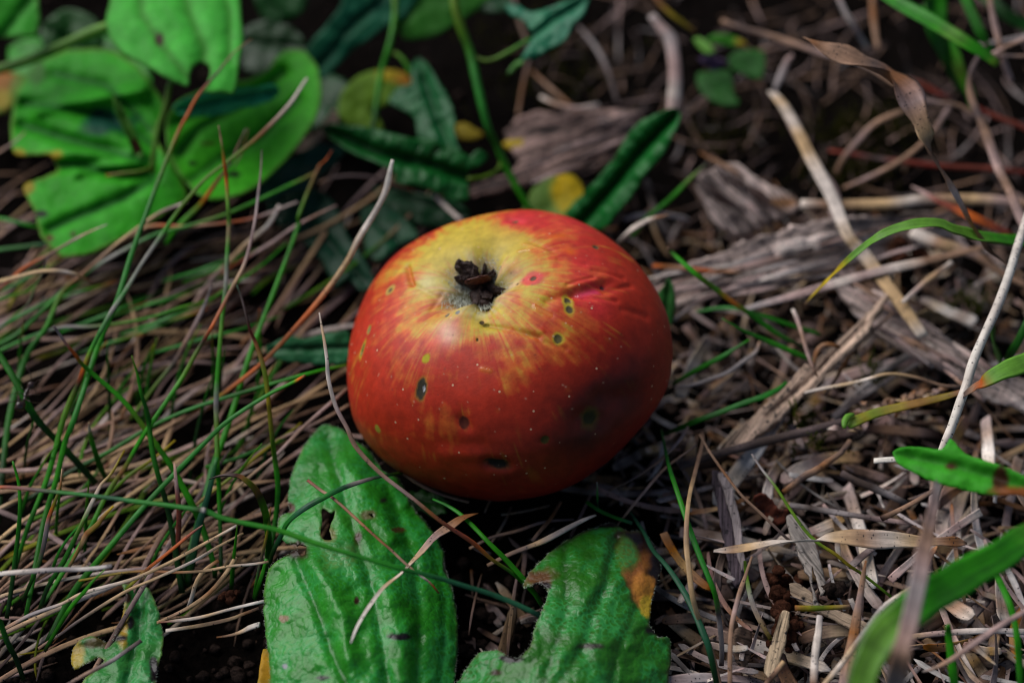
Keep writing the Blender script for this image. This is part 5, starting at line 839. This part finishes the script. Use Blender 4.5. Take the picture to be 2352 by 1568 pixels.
 ('B', 'narrow green blade behind the wide green blades in the top right corner', "2205,-30 2216,0 2235,40 2252,77 2262,100 2280,125", (4.4,4.2,3.8), (18,22,22,14), 'gGGG', dict(thick=.15,bend=.3)),
 ('B', 'green blade standing behind the bowed brown stalk', "2160,50 2185,110 2205,165 2225,215 2235,262", (3.4,3.0,2.4), (20,28,24,10), 'ggngG', dict(thick=.15,bend=.3)),
 ('B', 'out of focus green blade at the very top right corner', "2250,-20 2290,20 2330,50 2380,75", (3.0,3.0,2.6), (30,34,34), 'GddG', dict(thick=.15,bend=.3)),
 ('B', 'long green blade leaving at the bottom right corner', "2900,960 2640,1085 2500,1160 2400,1215 2352,1243 2300,1275 2234,1310 2180,1345 2129,1378 2085,1415 2041,1450 2010,1490 1985,1535 1975,1600 1970,1660", (4.2,5.0,5.5,5.6,5.6,5.4,5.0), (20,44,62,72,80,80,66,40), 'gglggggllll', dict(mat=M_WIDE,thick=.08,bend=.3)),
 ('B', 'reddish dried blade out of focus in front of the bottom right corner', "2152,1108 2146,1150 2137,1200 2129,1248 2118,1295 2108,1333 2094,1395 2080,1456 2069,1510 2058,1568 2048,1630 2035,1760 2030,1950", (5.4,5.9,6.2,6.2,6.0,4.8,2.6), (16,26,34,38,40,42,44,46), 'qptpqptqpp', dict(thick=.2,bend=.5,twist=(.6,.2,0,.1))),
 ('B', 'thin vertical green stem at the bottom right', "2178,1435 2181,1456 2188,1510 2196,1568 2200,1610", (3.0,2.6,2.0), (12,15,18,18), 'gggG', {}),
 ('B', 'thin green stem at the bottom right corner', "2280,1310 2294,1333 2315,1378 2329,1421 2338,1465 2343,1520 2346,1600", (2.6,3.0,2.8,2.2), (14,16,15,14), 'GgggG', {}),
 ('B', 'yellow tipped green blade at the right edge joining the olive stem', "2195,925 2215,905 2240,888 2262,876 2300,856 2352,835 2400,815 2520,775 2660,760", (3.2,3.8,4.2,4.4,4.0,2.4), (8,14,22,36,44,46,46,36), 'zztollllll', dict(thick=.2,bend=.3)),
 ('B', 'dark olive shoot at the right edge below the small pointed leaf', "2365,735 2345,780 2320,820 2305,850", (2.8,2.4,1.6), (14,20,14), 'GGdd', {}),
 ('B', 'short green shoot with a pointed top at the right edge', "2273,737 2278,755 2284,785 2292,815 2300,848", (3.2,2.8,2.0,1.2), (10,28,34,36,26), 'gGGGG', dict(thick=.15,bend=.4)),
 ('B', 'tiny upright grass tip under the front of the apple', "1370,1104 1372,1130 1375,1155 1380,1172", (2.0,1.4,.8), (2,5,7), 'qbBG', {}),
 ('B', 'dim green blade in the shadow just below the apple', "1345,1150 1375,1172 1410,1190 1450,1205", (1.2,1.1,1.0), (8,9,9), 'bbGB', {}),
]
for kd, lb, xy, h, w, c, op in RIGHT:
    op = dict(op); 
    if 'thick' not in op: op['thick'] = .55 if kd != 'B' else .4
    if 'bend' not in op: op['bend'] = .12
    if kd == 'B': B(lb, xy, h, w, c, **op)
    elif kd == 'T': ST(lb, xy, h, w, c, 'twig', 'twig', mat=M_STRAW, **op)
    else: ST(lb, xy, h, w, c, 'straw' if 'straw' in lb else 'dry_stalk', 'straw' if 'straw' in lb else 'dry stem', mat=M_STRAW, **op)
for lb, xy, h, w, c in [
 ('dark dry stem pressed under the front left of the apple', "900,1060 950,1100 1010,1130 1080,1150", (.8,1.0,1.0), (7,8,6), 'ztzt'),
 ('thin straw bent round the lower right of the apple', "1590,960 1560,1010 1510,1060 1450,1100 1400,1125", (1.2,1.6,1.5,1.0), (5,7,7,4), 'tptzt'),
 ('short tan straw sticking out from under the apple', "1290,1150 1270,1185 1245,1215 1225,1240", (.7,1.0,.9), (6,9,8), 'txtz'),
 ('thin curved stem crossing the shade right of the apple foot', "1400,1230 1440,1180 1480,1130 1530,1070 1600,1020", (.6,1.2,1.6,1.8), (4,6,6,4), 'ztptz'),
 ('pale thin straw in the shade just below the apple', "1080,1260 1130,1235 1190,1220 1250,1200 1320,1195", (.6,.8,.8), (6,8,5), 'tztpz'),
 ('thin brown stem in the dark hollow right of the arrow leaf', "1180,-10 1195,60 1215,130 1200,210 1190,270", (1.8,1.4,.8), (8,9,7), 'ztzxt'),
 ('orange thin stem behind the bark chip', "1225,165 1260,200 1300,235 1335,265", (1.0,1.2,1.2), (8,9,7), 'xtxx'),
 ('pale short stalk above the bark chip', "1245,225 1275,240 1320,250 1375,242", (1.2,1.4,1.5), (9,12,9), 'wtpw'),
 ('grey stem leaning in the dark upper centre', "1330,60 1370,110 1400,170 1420,240", (1.2,1.3,.9), (7,10,8), 'zqzz')]:
    ST(lb, xy, h, w, c, 'straw' if 'straw' in lb else 'dry_stalk', 'straw' if 'straw' in lb else 'dry stem', thick=.5, bend=.1)
# white speckled stem and olive split stem, each with its own look
M_SPECK = mat_blade('speckled_stem', .6, .3, 0, speck=2.2, streak=.15)
ST('white stem with fine black speckles running down the right side', "2420,330 2365,480 2352,521 2330,585 2311,644 2290,700 2269,749 2250,800 2231,848 2215,892 2199,935 2185,975 2171,1013 2160,1045 2148,1080", (4.6,4.4,4.0,3.6,3.2,2.8), (16,18,19,20,20,19,18,16), 'WwWwWwWwW', mat=M_SPECK, thick=.9, bend=0)
root = tag(empty('split_stem', at(1940, 975, 2.0)), 'olive split stem with a cut bright green end lying over the seed head', 'dry stem')
ribbon('stem', "1946,972 1985,958 2020,948 2058,940 2093,932 2150,919 2199,905 2215,895", (2.4,2.5,2.7,3.0), (28,24,21,20,19,14,8), 'lYnYYxYxz', M_GRASS, thick=.35, bend=.4, parent=root)
ribbon('cut_end', "1941,983 1941,972 1944,962 1950,954 1962,951", (2.5,2.5,2.5), (7,13,15,13,8), 'lll', M_GRASS, thick=.6, bend=0, parent=root)
sheet('broad_leaf', ps(9, "1480,60 1530,35 1650,28 1800,40 1850,-30 1880,-10 1950,70 2050,105 2200,150 2335,215 2700,380 3100,600 3100,800 2700,560 2335,345 2200,345 2080,335 1950,310 1850,285 1750,255 1650,210 1560,165 1500,115"), [(2052,1040,4.6), (2180,1020,4.9), (2352,1090,5.2), (2352,1135,4.9), (2180,1110,4.7), (2080,1075,4.6)], M_LEAF, np.array([.05,.38,.02]), step=7, jag=1.5,
      veins=[(ps(9, "1500,70 1800,130 2100,210 2500,350"), .12, 14)], patches=[(*poly(9, "1860,150")[0], 16, 10, BRN, .9), (*poly(9, "2190,220")[0], 16, 30, BRN*.7, .9), (*poly(9, "2300,330")[0], 60, 14, np.array([.25,.08,.02]), .8)], bump=.08, label='blurred green leaf with brown blotches entering from the right edge', cat='leaf', thick=.03)

# ------------------------------------------------------------------ ant
def build_ant():
    px = cmpp(at(55, 910, 2.4)); c = at(57, 912, 2.45)
    root = tag(empty('ant', c-np.array([0, 0, .1])), 'small dark ant climbing on the wide dark green blade at the left edge', 'ant')
    M_ANT = plain('ant_shell', (.035, .016, .013), .28, .6)
    sp = at(np.array([33., 40, 46, 52, 55, 57, 59, 61, 63.5, 65, 67, 71, 75, 77]), np.array([938., 935, 932, 926, 920, 914, 907, 901, 896, 893, 890, 886, 881, 878]), 2.45)
    rad = 1.2*np.array([1, 8.5, 11, 7, 2.2, 2.5, 4.2, 4.6, 4.0, 2.0, 4.5, 8.5, 6.5, 1])*px
    n = 60; C = catmull(sp, n); R_ = np.maximum(lerpk(rad, n), .3*px); V, F, *_ = tube(C, R_*2, 1.0, 0, 0, 14)
    for k, (pa, pb, pc) in enumerate([((56,915),(70,922),(88,925)), ((58,908),(72,906),(92,905)), ((60,903),(72,894),(84,899)), ((55,917),(42,918),(20,925)), ((57,909),(44,900),(30,905)), ((60,902),(50,890),(42,874)), ((74,880),(70,860),(60,840)), ((77,882),(88,872),(96,874)), ((40,936),(20,931),(-5,937))][:8]):
        q = at(np.array([pa[0], pb[0], pc[0]], float), np.array([pa[1], pb[1], pc[1]], float), [2.45, 2.65 if k < 6 else 2.7, 2.25 if k < 6 else 2.8]); C2 = catmull(q, 12)
        v, f, *_ = tube(C2, np.linspace(2.4, 1.2, 12)*px, 1, 0, 0, 5); m0 = len(V); V = np.vstack([V, v]); F = F + [tuple(i+m0 for i in ff) for ff in f]
    link('body', V, F, M_ANT, None, None, root, loc=np.array(root.location)/S)
build_ant()

# ------------------------------------------------------------------ seed head, soil crumbs, moss, bud
def crumb(V0, F0, c, r, sd, sq=(1, 1, .8)):
    n1_, n2_ = 14, 9; a = np.linspace(0, np.pi, n2_)[:, None]; b = np.linspace(0, 2*np.pi, n1_, endpoint=False)[None]
    x, y, z = (np.sin(a)*np.cos(b)).ravel(), (np.sin(a)*np.sin(b)).ravel(), (np.cos(a)+0*b).ravel()
    k = 1+.9*(fbm(x*1.8+sd, y*1.8, z*1.8, 3, sd)-.5); p = np.stack([x*sq[0]*k, y*sq[1]*k, z*sq[2]*k], -1)*r + c
    i = np.arange(n2_-1)[:, None]*n1_; j = np.arange(n1_)[None]; j2 = (j+1) % n1_; m0 = sum(len(v) for v in V0)
    V0.append(p); F0 += (np.stack([i+j, i+n1_+j, i+n1_+j2, i+j2], -1).reshape(-1, 4)+m0).tolist()
def crumbs(name, spots, mat, label=None, cat=None, kind=None, group=None):
    V0, F0 = [], []
    for k, (x, y, h, r) in enumerate(spots):
        crumb(V0, F0, at(x, y, h), r, k+len(name))
    V = np.vstack(V0); o = link(name, V, F0, mat, loc=V.mean(0)); tag(o, label, cat, group, kind); return o
def cluster(x, y, h, sx, sy, n, r0, r1, dh=.4): return [(x+RNG.normal(0, sx), y+RNG.normal(0, sy), h+RNG.uniform(-dh, dh), RNG.uniform(r0, r1)) for _ in range(n)]
crumbs('soil_clod', cluster(1802, 1420, .7, 12, 26, 34, .07, .2), M_REDCRUMB, 'reddish brown crumbly soil clod behind the pale husk', 'soil clod')
crumbs('soil_clod', cluster(1912, 1355, 1.0, 9, 8, 16, .07, .15), M_CRUMB, 'small black soil clod beside the bent leaf strip', 'soil clod')
crumbs('soil_clod', cluster(2085, 585, 1.2, 26, 12, 26, .06, .15), M_REDCRUMB, 'rusty crumbling bark lump on the bark slab', 'soil clod')
crumbs('soil_clod', cluster(1790, 1330, .6, 14, 10, 12, .06, .14), M_REDCRUMB, 'rusty soil lump under the curled dry leaf', 'soil clod')
crumbs('bud', cluster(528, 1375, .9, 8, 6, 9, .05, .11, .1)+cluster(545, 1362, 1.0, 3, 4, 3, .04, .06, .1), M_REDCRUMB, 'little reddish brown withered bud beside the blistered leaf', 'bud')
# seed head: overlapping papery scales on a core
sh = tag(empty('seed_head', at(2040, 935, .8)), 'crumbly dry seed head of papery scales under the olive split stem', 'seed head')
for k in range(46):
    x, y = 1915+RNG.random()*250, 0; y = 978-(x-1915)*.32+RNG.normal(0, 13); hh = 1.1+RNG.uniform(-.2, .5); a = RNG.uniform(-1.2, .6)
    ln = RNG.uniform(10, 20); dx, dy = math.cos(a)*ln, math.sin(a)*ln
    ribbon('scale', [(x-dx, y-dy), (x, y-2), (x+dx, y+dy)], (hh-.1, hh+.15, hh), (5, RNG.uniform(10, 16), 3), RNG.choice(['wpt', 'pts', 'ztx', 'qpp', 'wss', 'xtz']), M_STRAW, thick=.35, bend=.5, twist=RNG.uniform(-.8, .8), parent=sh)
# moss: sprigs with tiny leaves, one clump each
def moss(label, x, y, h, sx, sy, n, mat=M_MOSS):
    Vs, Fs, m0 = [], [], 0
    for _ in range(n):
        p = at(x+RNG.normal(0, sx), y+RNG.normal(0, sy), h+RNG.uniform(-.3, .3)); d = RNG.normal(0, .6, 3)+[0, 0, .8]; d /= np.linalg.norm(d); L = RNG.uniform(.3, .7)
        for q in np.linspace(0, 1, 7):
            for s in (-1, 1):
                b = p+d*L*q; e = np.cross(d, RNG.normal(0, 1, 3)); e /= np.linalg.norm(e)+1e-9; e = e*.13*(1.1-q*.6)+d*.06; w = np.cross(e, d); w = w/(np.linalg.norm(w)+1e-9)*.022
                Vs += [b-w, b+w, b+e, b+np.cross(e, w)*.5]; Fs += [(m0, m0+1, m0+2), (m0+1, m0+3, m0+2), (m0+3, m0, m0+2)]; m0 += 4
    V = np.array(Vs); o = link('moss', V, Fs, mat, loc=V.mean(0)); o['kind'] = 'stuff'; tag(o, label, 'moss')
M_MOSSD = mat_soil('shaded_moss', (.03, .035, .006), (.12, .11, .015), 12)
moss('yellow green moss sprig beside the wood sliver', 1832, 962, .9, 16, 16, 26); moss('small yellow green moss sprig right of the wood sliver', 2010, 862, .7, 14, 8, 14); moss('tiny bright moss tuft above the curled dry leaf', 1870, 1025, .9, 16, 7, 12)
moss('olive moss patch in the hollow under the arched stems', 1985, 300, .6, 70, 26, 150, M_MOSSD); moss('golden moss patch below the red brown stem', 1960, 400, .4, 60, 20, 90, M_MOSSD); moss('dim moss patch left of the long forked straw', 1650, 310, .5, 40, 30, 60, M_MOSSD); moss('dim olive moss behind the bark chip', 1300, 190, .3, 90, 40, 90, M_MOSSD); moss('dark moss strands in the top centre gap', 1180, 60, .3, 60, 40, 50, M_MOSSD); moss('bright moss near the speckled stem', 2220, 700, .6, 26, 12, 30)

# ------------------------------------------------------------------ loose litter
MARKS = [('the tip of the wood sliver',2030,680),('the foot of the wood sliver',1660,1030),('the middle of the wood sliver',1850,860),('the right side of the apple',1545,800),('the bark slab',1720,650),('the foot of the forked straw',2110,770),
 ('the middle of the forked straw',1930,480),('the seed head',2040,930),('the grey brown twig',1750,1015),('the black specked stem middle',2235,840),('the foot of the speckled stem',2155,1070),('the curled dry leaf tip',1650,1262),
 ('the curled dry leaf base',2200,1245),('the curled dry leaf middle',1900,1235),('the dark wood strip',1670,1200),('the pale husk',1785,1480),('the tall pointed culm',1965,1430),('the bent leaf strip',1890,1380),
 ('the blurred green leaf',2150,1080),('the long green corner blade',2120,1400),('the bottom right corner',2320,1530),('the right bark slab',2280,880),('the arching blade tip',1860,700),('the blue green bent blade',1600,1410),
 ('the pale tan bowed stem',1590,1200),('the black soil clod',1912,1355),('the mouldy black stick',2010,1120),('the jointed brown fragment',1870,1080),('the bottom edge at centre right',1720,1560),
 ('the ant',55,910),('the upright green blade',510,750),('the folded green leaf',200,560),('the left side of the apple',800,800),('the hooked withered blade',560,1120),('the small bottom left leaf',300,1400),('the grey split straw',130,1305),
 ('the brown bud',530,1370),('the white scar on the long blade',472,1172),('the foot of the blistered leaf',610,1350),('the top of the blistered leaf',740,1000),('the orange stub blade tip',700,865),('the rounded green leaf',520,470),('the nicked dark blade',310,850),
 ('the ochre stalk foot',530,895),('the pale yellow arching stalk',110,622),('the lower left corner',40,1500),('the left edge at mid height',0,1080),('the serrated leaf tip',640,800),('the cut grey blade tip',125,755)]
USED = {}
def describe(V, what, size, colour, side):
    """label from what sets a piece apart: size, colour, lie and the nearest landmark"""
    x, y = proj(V.mean(0)[None]); x, y = float(x[0]), float(y[0]); x0, y0 = proj(V[:1]); x1, y1 = proj(V[-1:])
    ang = math.degrees(math.atan2(abs(float(y1[0]-y0[0])), abs(float(x1[0]-x0[0])))); lie = 'level' if ang < 22 else ('upright' if ang > 66 else ('rising' if (float(y1[0]-y0[0]))*(float(x1[0]-x0[0])) < 0 else 'falling'))
    ms = sorted(MARKS, key=lambda m: (m[1]-x)**2+(m[2]-y)**2)
    for m in ms[:3]:
        dx, dy = x-m[1], y-m[2]; far = math.hypot(dx, dy) > 90
        rel = ('right of' if dx > 0 else 'left of') if abs(dx) > abs(dy) else ('below' if dy > 0 else 'above')
        lb = f"{size} {colour} {what} {lie} {'' if far else 'just '}{rel} {m[0]}".replace('  ', ' ')
        lb = ' '.join(lb.split()[:16])
        if lb not in USED: USED[lb] = 1; return lb
    return lb
def sizeword(L, w, a, b): return ('long' if L > a else ('short' if L < b else 'medium')) + (' wide' if w > .2 else (' thin' if w < .11 else ''))
CN = dict(w='pale', s='straw yellow', p='pinkish', q='grey', x='orange brown', z='dull brown', t='tan', k='dark', Y='olive', Z='dark grey')
def curve3(P0, ang, L, tilt, curl, n, lift=0):
    t = np.linspace(-.5, .5, n); a = ang + curl*t; dx = np.cumsum(np.cos(a))*L/n; dy = np.cumsum(np.sin(a))*L/n
    P = np.stack([dx-dx.mean(), dy-dy.mean(), tilt*L*t + lift*(t*t)*L], -1)
    return P + P0
STC = ['wswtp', 'tptzt', 'wpqpt', 'qpqpq', 'wswsw', 'xttxt', 'ztztz', 'ttppx', 'pwpst', 'qzqZq', 'kztkz', 'ptspp', 'tstsw', 'ZtZpZ', 'tzttx']
def mesh_many(name, items, mat, kind='stuff', label=None, cat=None):
    Vs, Fs, Cs, Us = [], [], [], []; m0 = 0
    for (P, w, c, th, be, tw, sd, ns) in items:
        V, F, tt, uv, arc = tube(P, w, th, be, tw, ns); uv[:, 0] += sd*1.37
        Vs.append(V); Cs.append(colours(c, tt, .12, sd)*random.uniform(*((.30, 1.05) if name == 'litter' else (.5, 1.15)))); Us.append(uv); Fs += [tuple(i+m0 for i in f) for f in F]; m0 += len(V)
    V = np.vstack(Vs); o = link(name, V, Fs, mat, np.vstack(Cs), np.vstack(Us), loc=(0, 0, 0)); tag(o, label, cat, None, kind); return o
def ok_spot(x, y): return (x-0.0)**2+(y-0.1)**2 > 2.4**2
def rand_world(x0, x1, y0, y1):
    X, Y = RNG.uniform(x0, x1), RNG.uniform(y0, y1); return at(X, Y, 0.0)
def left_dens(X, Y):      # 1 in the dead-grass thatch on the left, 0 elsewhere
    return X < 900 - .2*max(0, Y-500) and Y > 430 + .12*X and not (Y > 1400-(X-300)*.08 and X > 120)
def right_dens(X, Y): return X > 1080 + max(0, 1100-Y)*.30
# individual short pieces on the right
protos = []
STP = ['wswtp', 'tptzt', 'wwpws', 'qpqpq', 'wqwqp', 'xtsxt', 'zpztz', 'wpwqw', 'tttpx', 'pwpst', 'qzqZq', 'qwqww', 'kztkz', 'ptppp', 'pqwpw', 'wtwsp']
for k in range(22):
    L = RNG.uniform(.8, 3.0); n = 16; P = curve3(np.zeros(3), 0, L, 0, RNG.uniform(-.8, .8), n, RNG.uniform(-.1, .1)); w0 = RNG.uniform(.07, .17) if k % 3 else RNG.uniform(.2, .36)
    w = w0*(1+.5*(fbm(np.linspace(0, 4, n), k*3.3)-.5)); w[0] *= RNG.uniform(.2, 1); w[-1] *= RNG.uniform(.1, 1)
    V, F, tt, uv, arc = tube(P, w, RNG.uniform(.15, .5) if w0 < .2 else .12, RNG.uniform(0, .45), (0, RNG.uniform(-1, 1)), 8)
    me = link('straw_piece', V, F, M_STRAWV, colours(STP[k % len(STP)], tt, .1, k), uv); protos.append((me.data, L, w0, CN[STP[k % len(STP)][0]])); bpy.data.objects.remove(me)
def straw_piece(X, Y, z, ang, tilt, roll, sc, group):
    me, L, w0, cn = protos[RNG.integers(0, len(protos))]
    o = bpy.data.objects.new('straw_piece', me); COL.objects.link(o); p = at(X, Y, z)
    z = ground_z(p[0], p[1])+z; o.location = (p[0]*S, p[1]*S, z*S)
    Rm = Matrix.Rotation(ang, 4, 'Z') @ Matrix.Rotation(tilt, 4, 'Y') @ Matrix.Rotation(roll, 4, 'X'); o.rotation_euler = Rm.to_euler()
    o.scale = (sc, sc*RNG.uniform(.8, 1.2), sc); c = np.array([p[0], p[1], z]); d = np.array(Rm @ Vector((L*sc/2, 0, 0)))
    tag(o, describe(np.array([c-d, c, c+d]), 'straw fragment', sizeword(L*sc, w0*sc, 2.0, 1.2), cn, 0), 'straw', group)
cnt = 0
while cnt < 215:
    X, Y = RNG.uniform(1090, 2370), RNG.uniform(430, 1590)
    if cnt > 90: X, Y = RNG.uniform(1560, 2370), RNG.uniform(1000, 1590)
    if not right_dens(X, Y) : continue
    p = at(X, Y, 0)
    if not ok_spot(p[0], p[1]) or (X < 1560 and Y > 1150): continue
    straw_piece(X, Y, RNG.uniform(.35, 1.5), RNG.uniform(0, np.pi), RNG.normal(0, .2), RNG.uniform(-.5, .5), RNG.uniform(.65, 1.15), 'straw fragments right of the apple' if Y < 1080 else 'straw fragments at the lower right'); cnt += 1
# the finer litter under them, too many to count
items = []
tries = 0
while len(items) < 2700:
    X, Y = RNG.uniform(950, 2750), RNG.uniform(-150, 1850)
    far = Y < 480
    if not right_dens(X, Y) and not (X > 1230 and Y < 430): continue
    p = at(X, Y, 0)
    if not ok_spot(p[0], p[1]): continue
    if X < 1560 and Y > 1130 and RNG.random() < .75: continue
    if far and RNG.random() < .7: continue
    z = RNG.uniform(-.2, .85 if not far else .5)*(1 if RNG.random() < .6 else .4); p = np.array([p[0], p[1], ground_z(p[0], p[1])+z])
    L = RNG.uniform(.35, 1.5) if RNG.random() < .7 else RNG.uniform(1.2, 3.0); n = 6
    L *= (.8 if far else 1); P = curve3(p, RNG.uniform(0, np.pi), L, RNG.normal(0, .2), RNG.normal(0, .3), n, RNG.normal(0, .08))
    w0 = RNG.uniform(.03, .11) if RNG.random() < .65 else RNG.uniform(.12, .30); w = w0*np.array([RNG.uniform(.2, 1), 1, 1, 1, .9, RNG.uniform(.1, 1)])
    if far:
        P = curve3(p, RNG.normal(1.2, .8), RNG.uniform(1.2, 4.0), RNG.normal(0, .25), RNG.normal(0, 1.0), 10, RNG.normal(0, .15)); w = RNG.uniform(.03, .09)*np.concatenate([[.3], np.ones(8), [.4]])
    items.append((P, w, (STC if not far else ['tztzt','zptzz','ttptz','zqzpz'])[RNG.integers(0, len(STC) if not far else 4)], RNG.uniform(.1, .3), RNG.uniform(0, .5), RNG.uniform(-.7, .7), RNG.random()*900, 6))
mesh_many('litter', items, M_MAT)
# thatch of long dead grass on the left: nearest ones as things, the rest as one mass
def thatch(X, Y, z, long=True):
    p = at(X, Y, 0); a = math.radians(RNG.normal(40, 20)) + (.25 if Y > 1150 else 0)*0; L = RNG.uniform(2.5, 7) if long else RNG.uniform(1.2, 3.5)
    p = np.array([p[0], p[1], ground_z(p[0], p[1])+z])
    return curve3(p, a, L, RNG.normal(.02, .05), RNG.normal(0, .8), 16, RNG.normal(-.05, .1))
TC = ['tptst', 'wssst', 'tptpt', 'tzpzz', 'xtttp', 'tpzpz', 'wswpt', 'tstpx', 'ssptw', 'Ynnst', 'zkztz', 'wpsww', 'GnGtt', 'xttst']
items = []
while len(items) < 300:
    X, Y = RNG.uniform(-420, 900), RNG.uniform(420, 1850)
    if not left_dens(X, Y): continue
    p = at(X, Y, 0)
    if not ok_spot(p[0], p[1]): continue
    z = RNG.uniform(-.25, .75); w0 = RNG.uniform(.045, .105)
    if fbm(p[0]*.55, p[1]*.55, 0, 2, 77) > .48 and RNG.random() < .9: continue
    items.append((thatch(X, Y, z, RNG.random() < .6), w0*np.concatenate([[.3], np.ones(13), [.6, .2]]), TC[RNG.integers(0, len(TC))], RNG.uniform(.3, .7), .1, 0, RNG.random()*900, 6))
mesh_many('thatch', items, M_MAT)
cnt = 0; SEED[0] = 500
while cnt < 88:
    X, Y = RNG.uniform(-20, 860), RNG.uniform(540, 1560)
    if not left_dens(X, Y) or (X > 620 and Y > 980): continue
    p = at(X, Y, 0)
    if not ok_spot(p[0]+1, p[1]): continue
    SEED[0] += 1; P = thatch(X, Y, RNG.uniform(.6, 1.3)); w0 = RNG.uniform(.06, .125); V, F, tt, uv, arc = tube(P, w0*np.concatenate([[.3], np.ones(13), [.6, .2]]), RNG.uniform(.3, .7), .15, 0, 8)
    uv[:, 0] += cnt*5; tc = TC[RNG.integers(0, len(TC))]; L_ = float(np.linalg.norm(P[-1]-P[0])); o = link('dead_grass_blade', V, F, M_STRAW, colours(tc, tt, .1, cnt)*RNG.uniform(.8, 1.15), uv, loc=P[0])
    tag(o, describe(P, 'dead grass strand', 'long' if L_ > 5.5 else ('short' if L_ < 4 else 'medium'), CN.get(tc[2], 'olive'), 0), 'dead grass', 'dead grass strands left of the apple'); cnt += 1
# extra fine green blades standing in the thatch
cnt = 0
while cnt < 20:
    X, Y = RNG.uniform(-30, 640), RNG.uniform(900, 1540)
    if not left_dens(X, Y) : continue
    dx, dy = RNG.uniform(-10, 110), -RNG.uniform(110, 260); hh = RNG.uniform(1.4, 2.8)
    o = ribbon('grass_blade', [(X, Y), (X+dx*.3, Y+dy*.45), (X+dx*.7, Y+dy*.8), (X+dx, Y+dy)], (0, hh*.6, hh), (8, 8, 6, 2), random.choice(['dGGng', 'dGgno', 'GGbbb', 'dGGGYt', 'dddGG']), M_GRASS, thick=.5, bend=.2)
    tag(o, describe(at(np.array([X, X+dx]), np.array([Y, Y+dy]), 1), 'green blade', ('tall' if dy < -190 else 'short'), ('leaning' if dx > 50 else 'straight'), 0), 'grass blade', 'short green blades in the lower left straw'); cnt += 1
cnt = 0
while cnt < 12:      # low green blades running with the thatch under the broad leaves
    X, Y = RNG.uniform(0, 560), RNG.uniform(600, 800)
    dx = RNG.uniform(150, 320); dy = -dx*RNG.uniform(.25, .6)
    o = ribbon('grass_blade', [(X-dx/2, Y-dy/2), (X, Y), (X+dx/2, Y+dy/2)], (.8, RNG.uniform(1.2, 1.7), 1.2), (8, 10, 3), random.choice(['GGgbn', 'dGGno', 'bbGG']), M_GRASS, thick=.4, bend=.2)
    tag(o, describe(at(np.array([X-dx/2, X+dx/2]), np.array([Y-dy/2, Y+dy/2]), 1), 'green blade', ('long' if dx > 235 else 'short'), 'low', 0), 'grass blade', 'low green blades under the broad leaves'); cnt += 1
# crumbs of soil
Vc, Fc = [], []
for k in range(900):
    X, Y = RNG.uniform(-200, 2600), RNG.uniform(-200, 1800) if k % 2 else RNG.uniform(1250, 1750)
    if k % 2 == 0: X = RNG.uniform(0, 1550)
    p = at(X, Y, 0); r = RNG.uniform(.04, .16); p[2] = ground_z(p[0], p[1])+r*.4
    n0 = sum(map(len, Vc)) if False else None
    Vc.append((p, r))
def crumb_field():
    n1_, n2_ = 10, 6; a = np.linspace(0, np.pi, n2_)[:, None]; b = np.linspace(0, 2*np.pi, n1_, endpoint=False)[None]
    x, y, z = (np.sin(a)*np.cos(b)).ravel(), (np.sin(a)*np.sin(b)).ravel(), (np.cos(a)+0*b).ravel(); i = np.arange(n2_-1)[:, None]*n1_; j = np.arange(n1_)[None]; j2 = (j+1) % n1_
    Fb = np.stack([i+j, i+n1_+j, i+n1_+j2, i+j2], -1).reshape(-1, 4); Vs, Fs = [], []
    for k, (p, r) in enumerate(Vc):
        kk = 1+1.0*(fbm(x*1.8+k, y*1.8, z*1.8, 2, 5)-.5); Vs.append(np.stack([x*kk, y*kk, z*kk*.8], -1)*r+p); Fs.append(Fb+k*len(x))
    o = link('soil_crumbs', np.vstack(Vs), np.vstack(Fs), M_CRUMB, smooth=True); o['kind'] = 'stuff'
crumb_field()
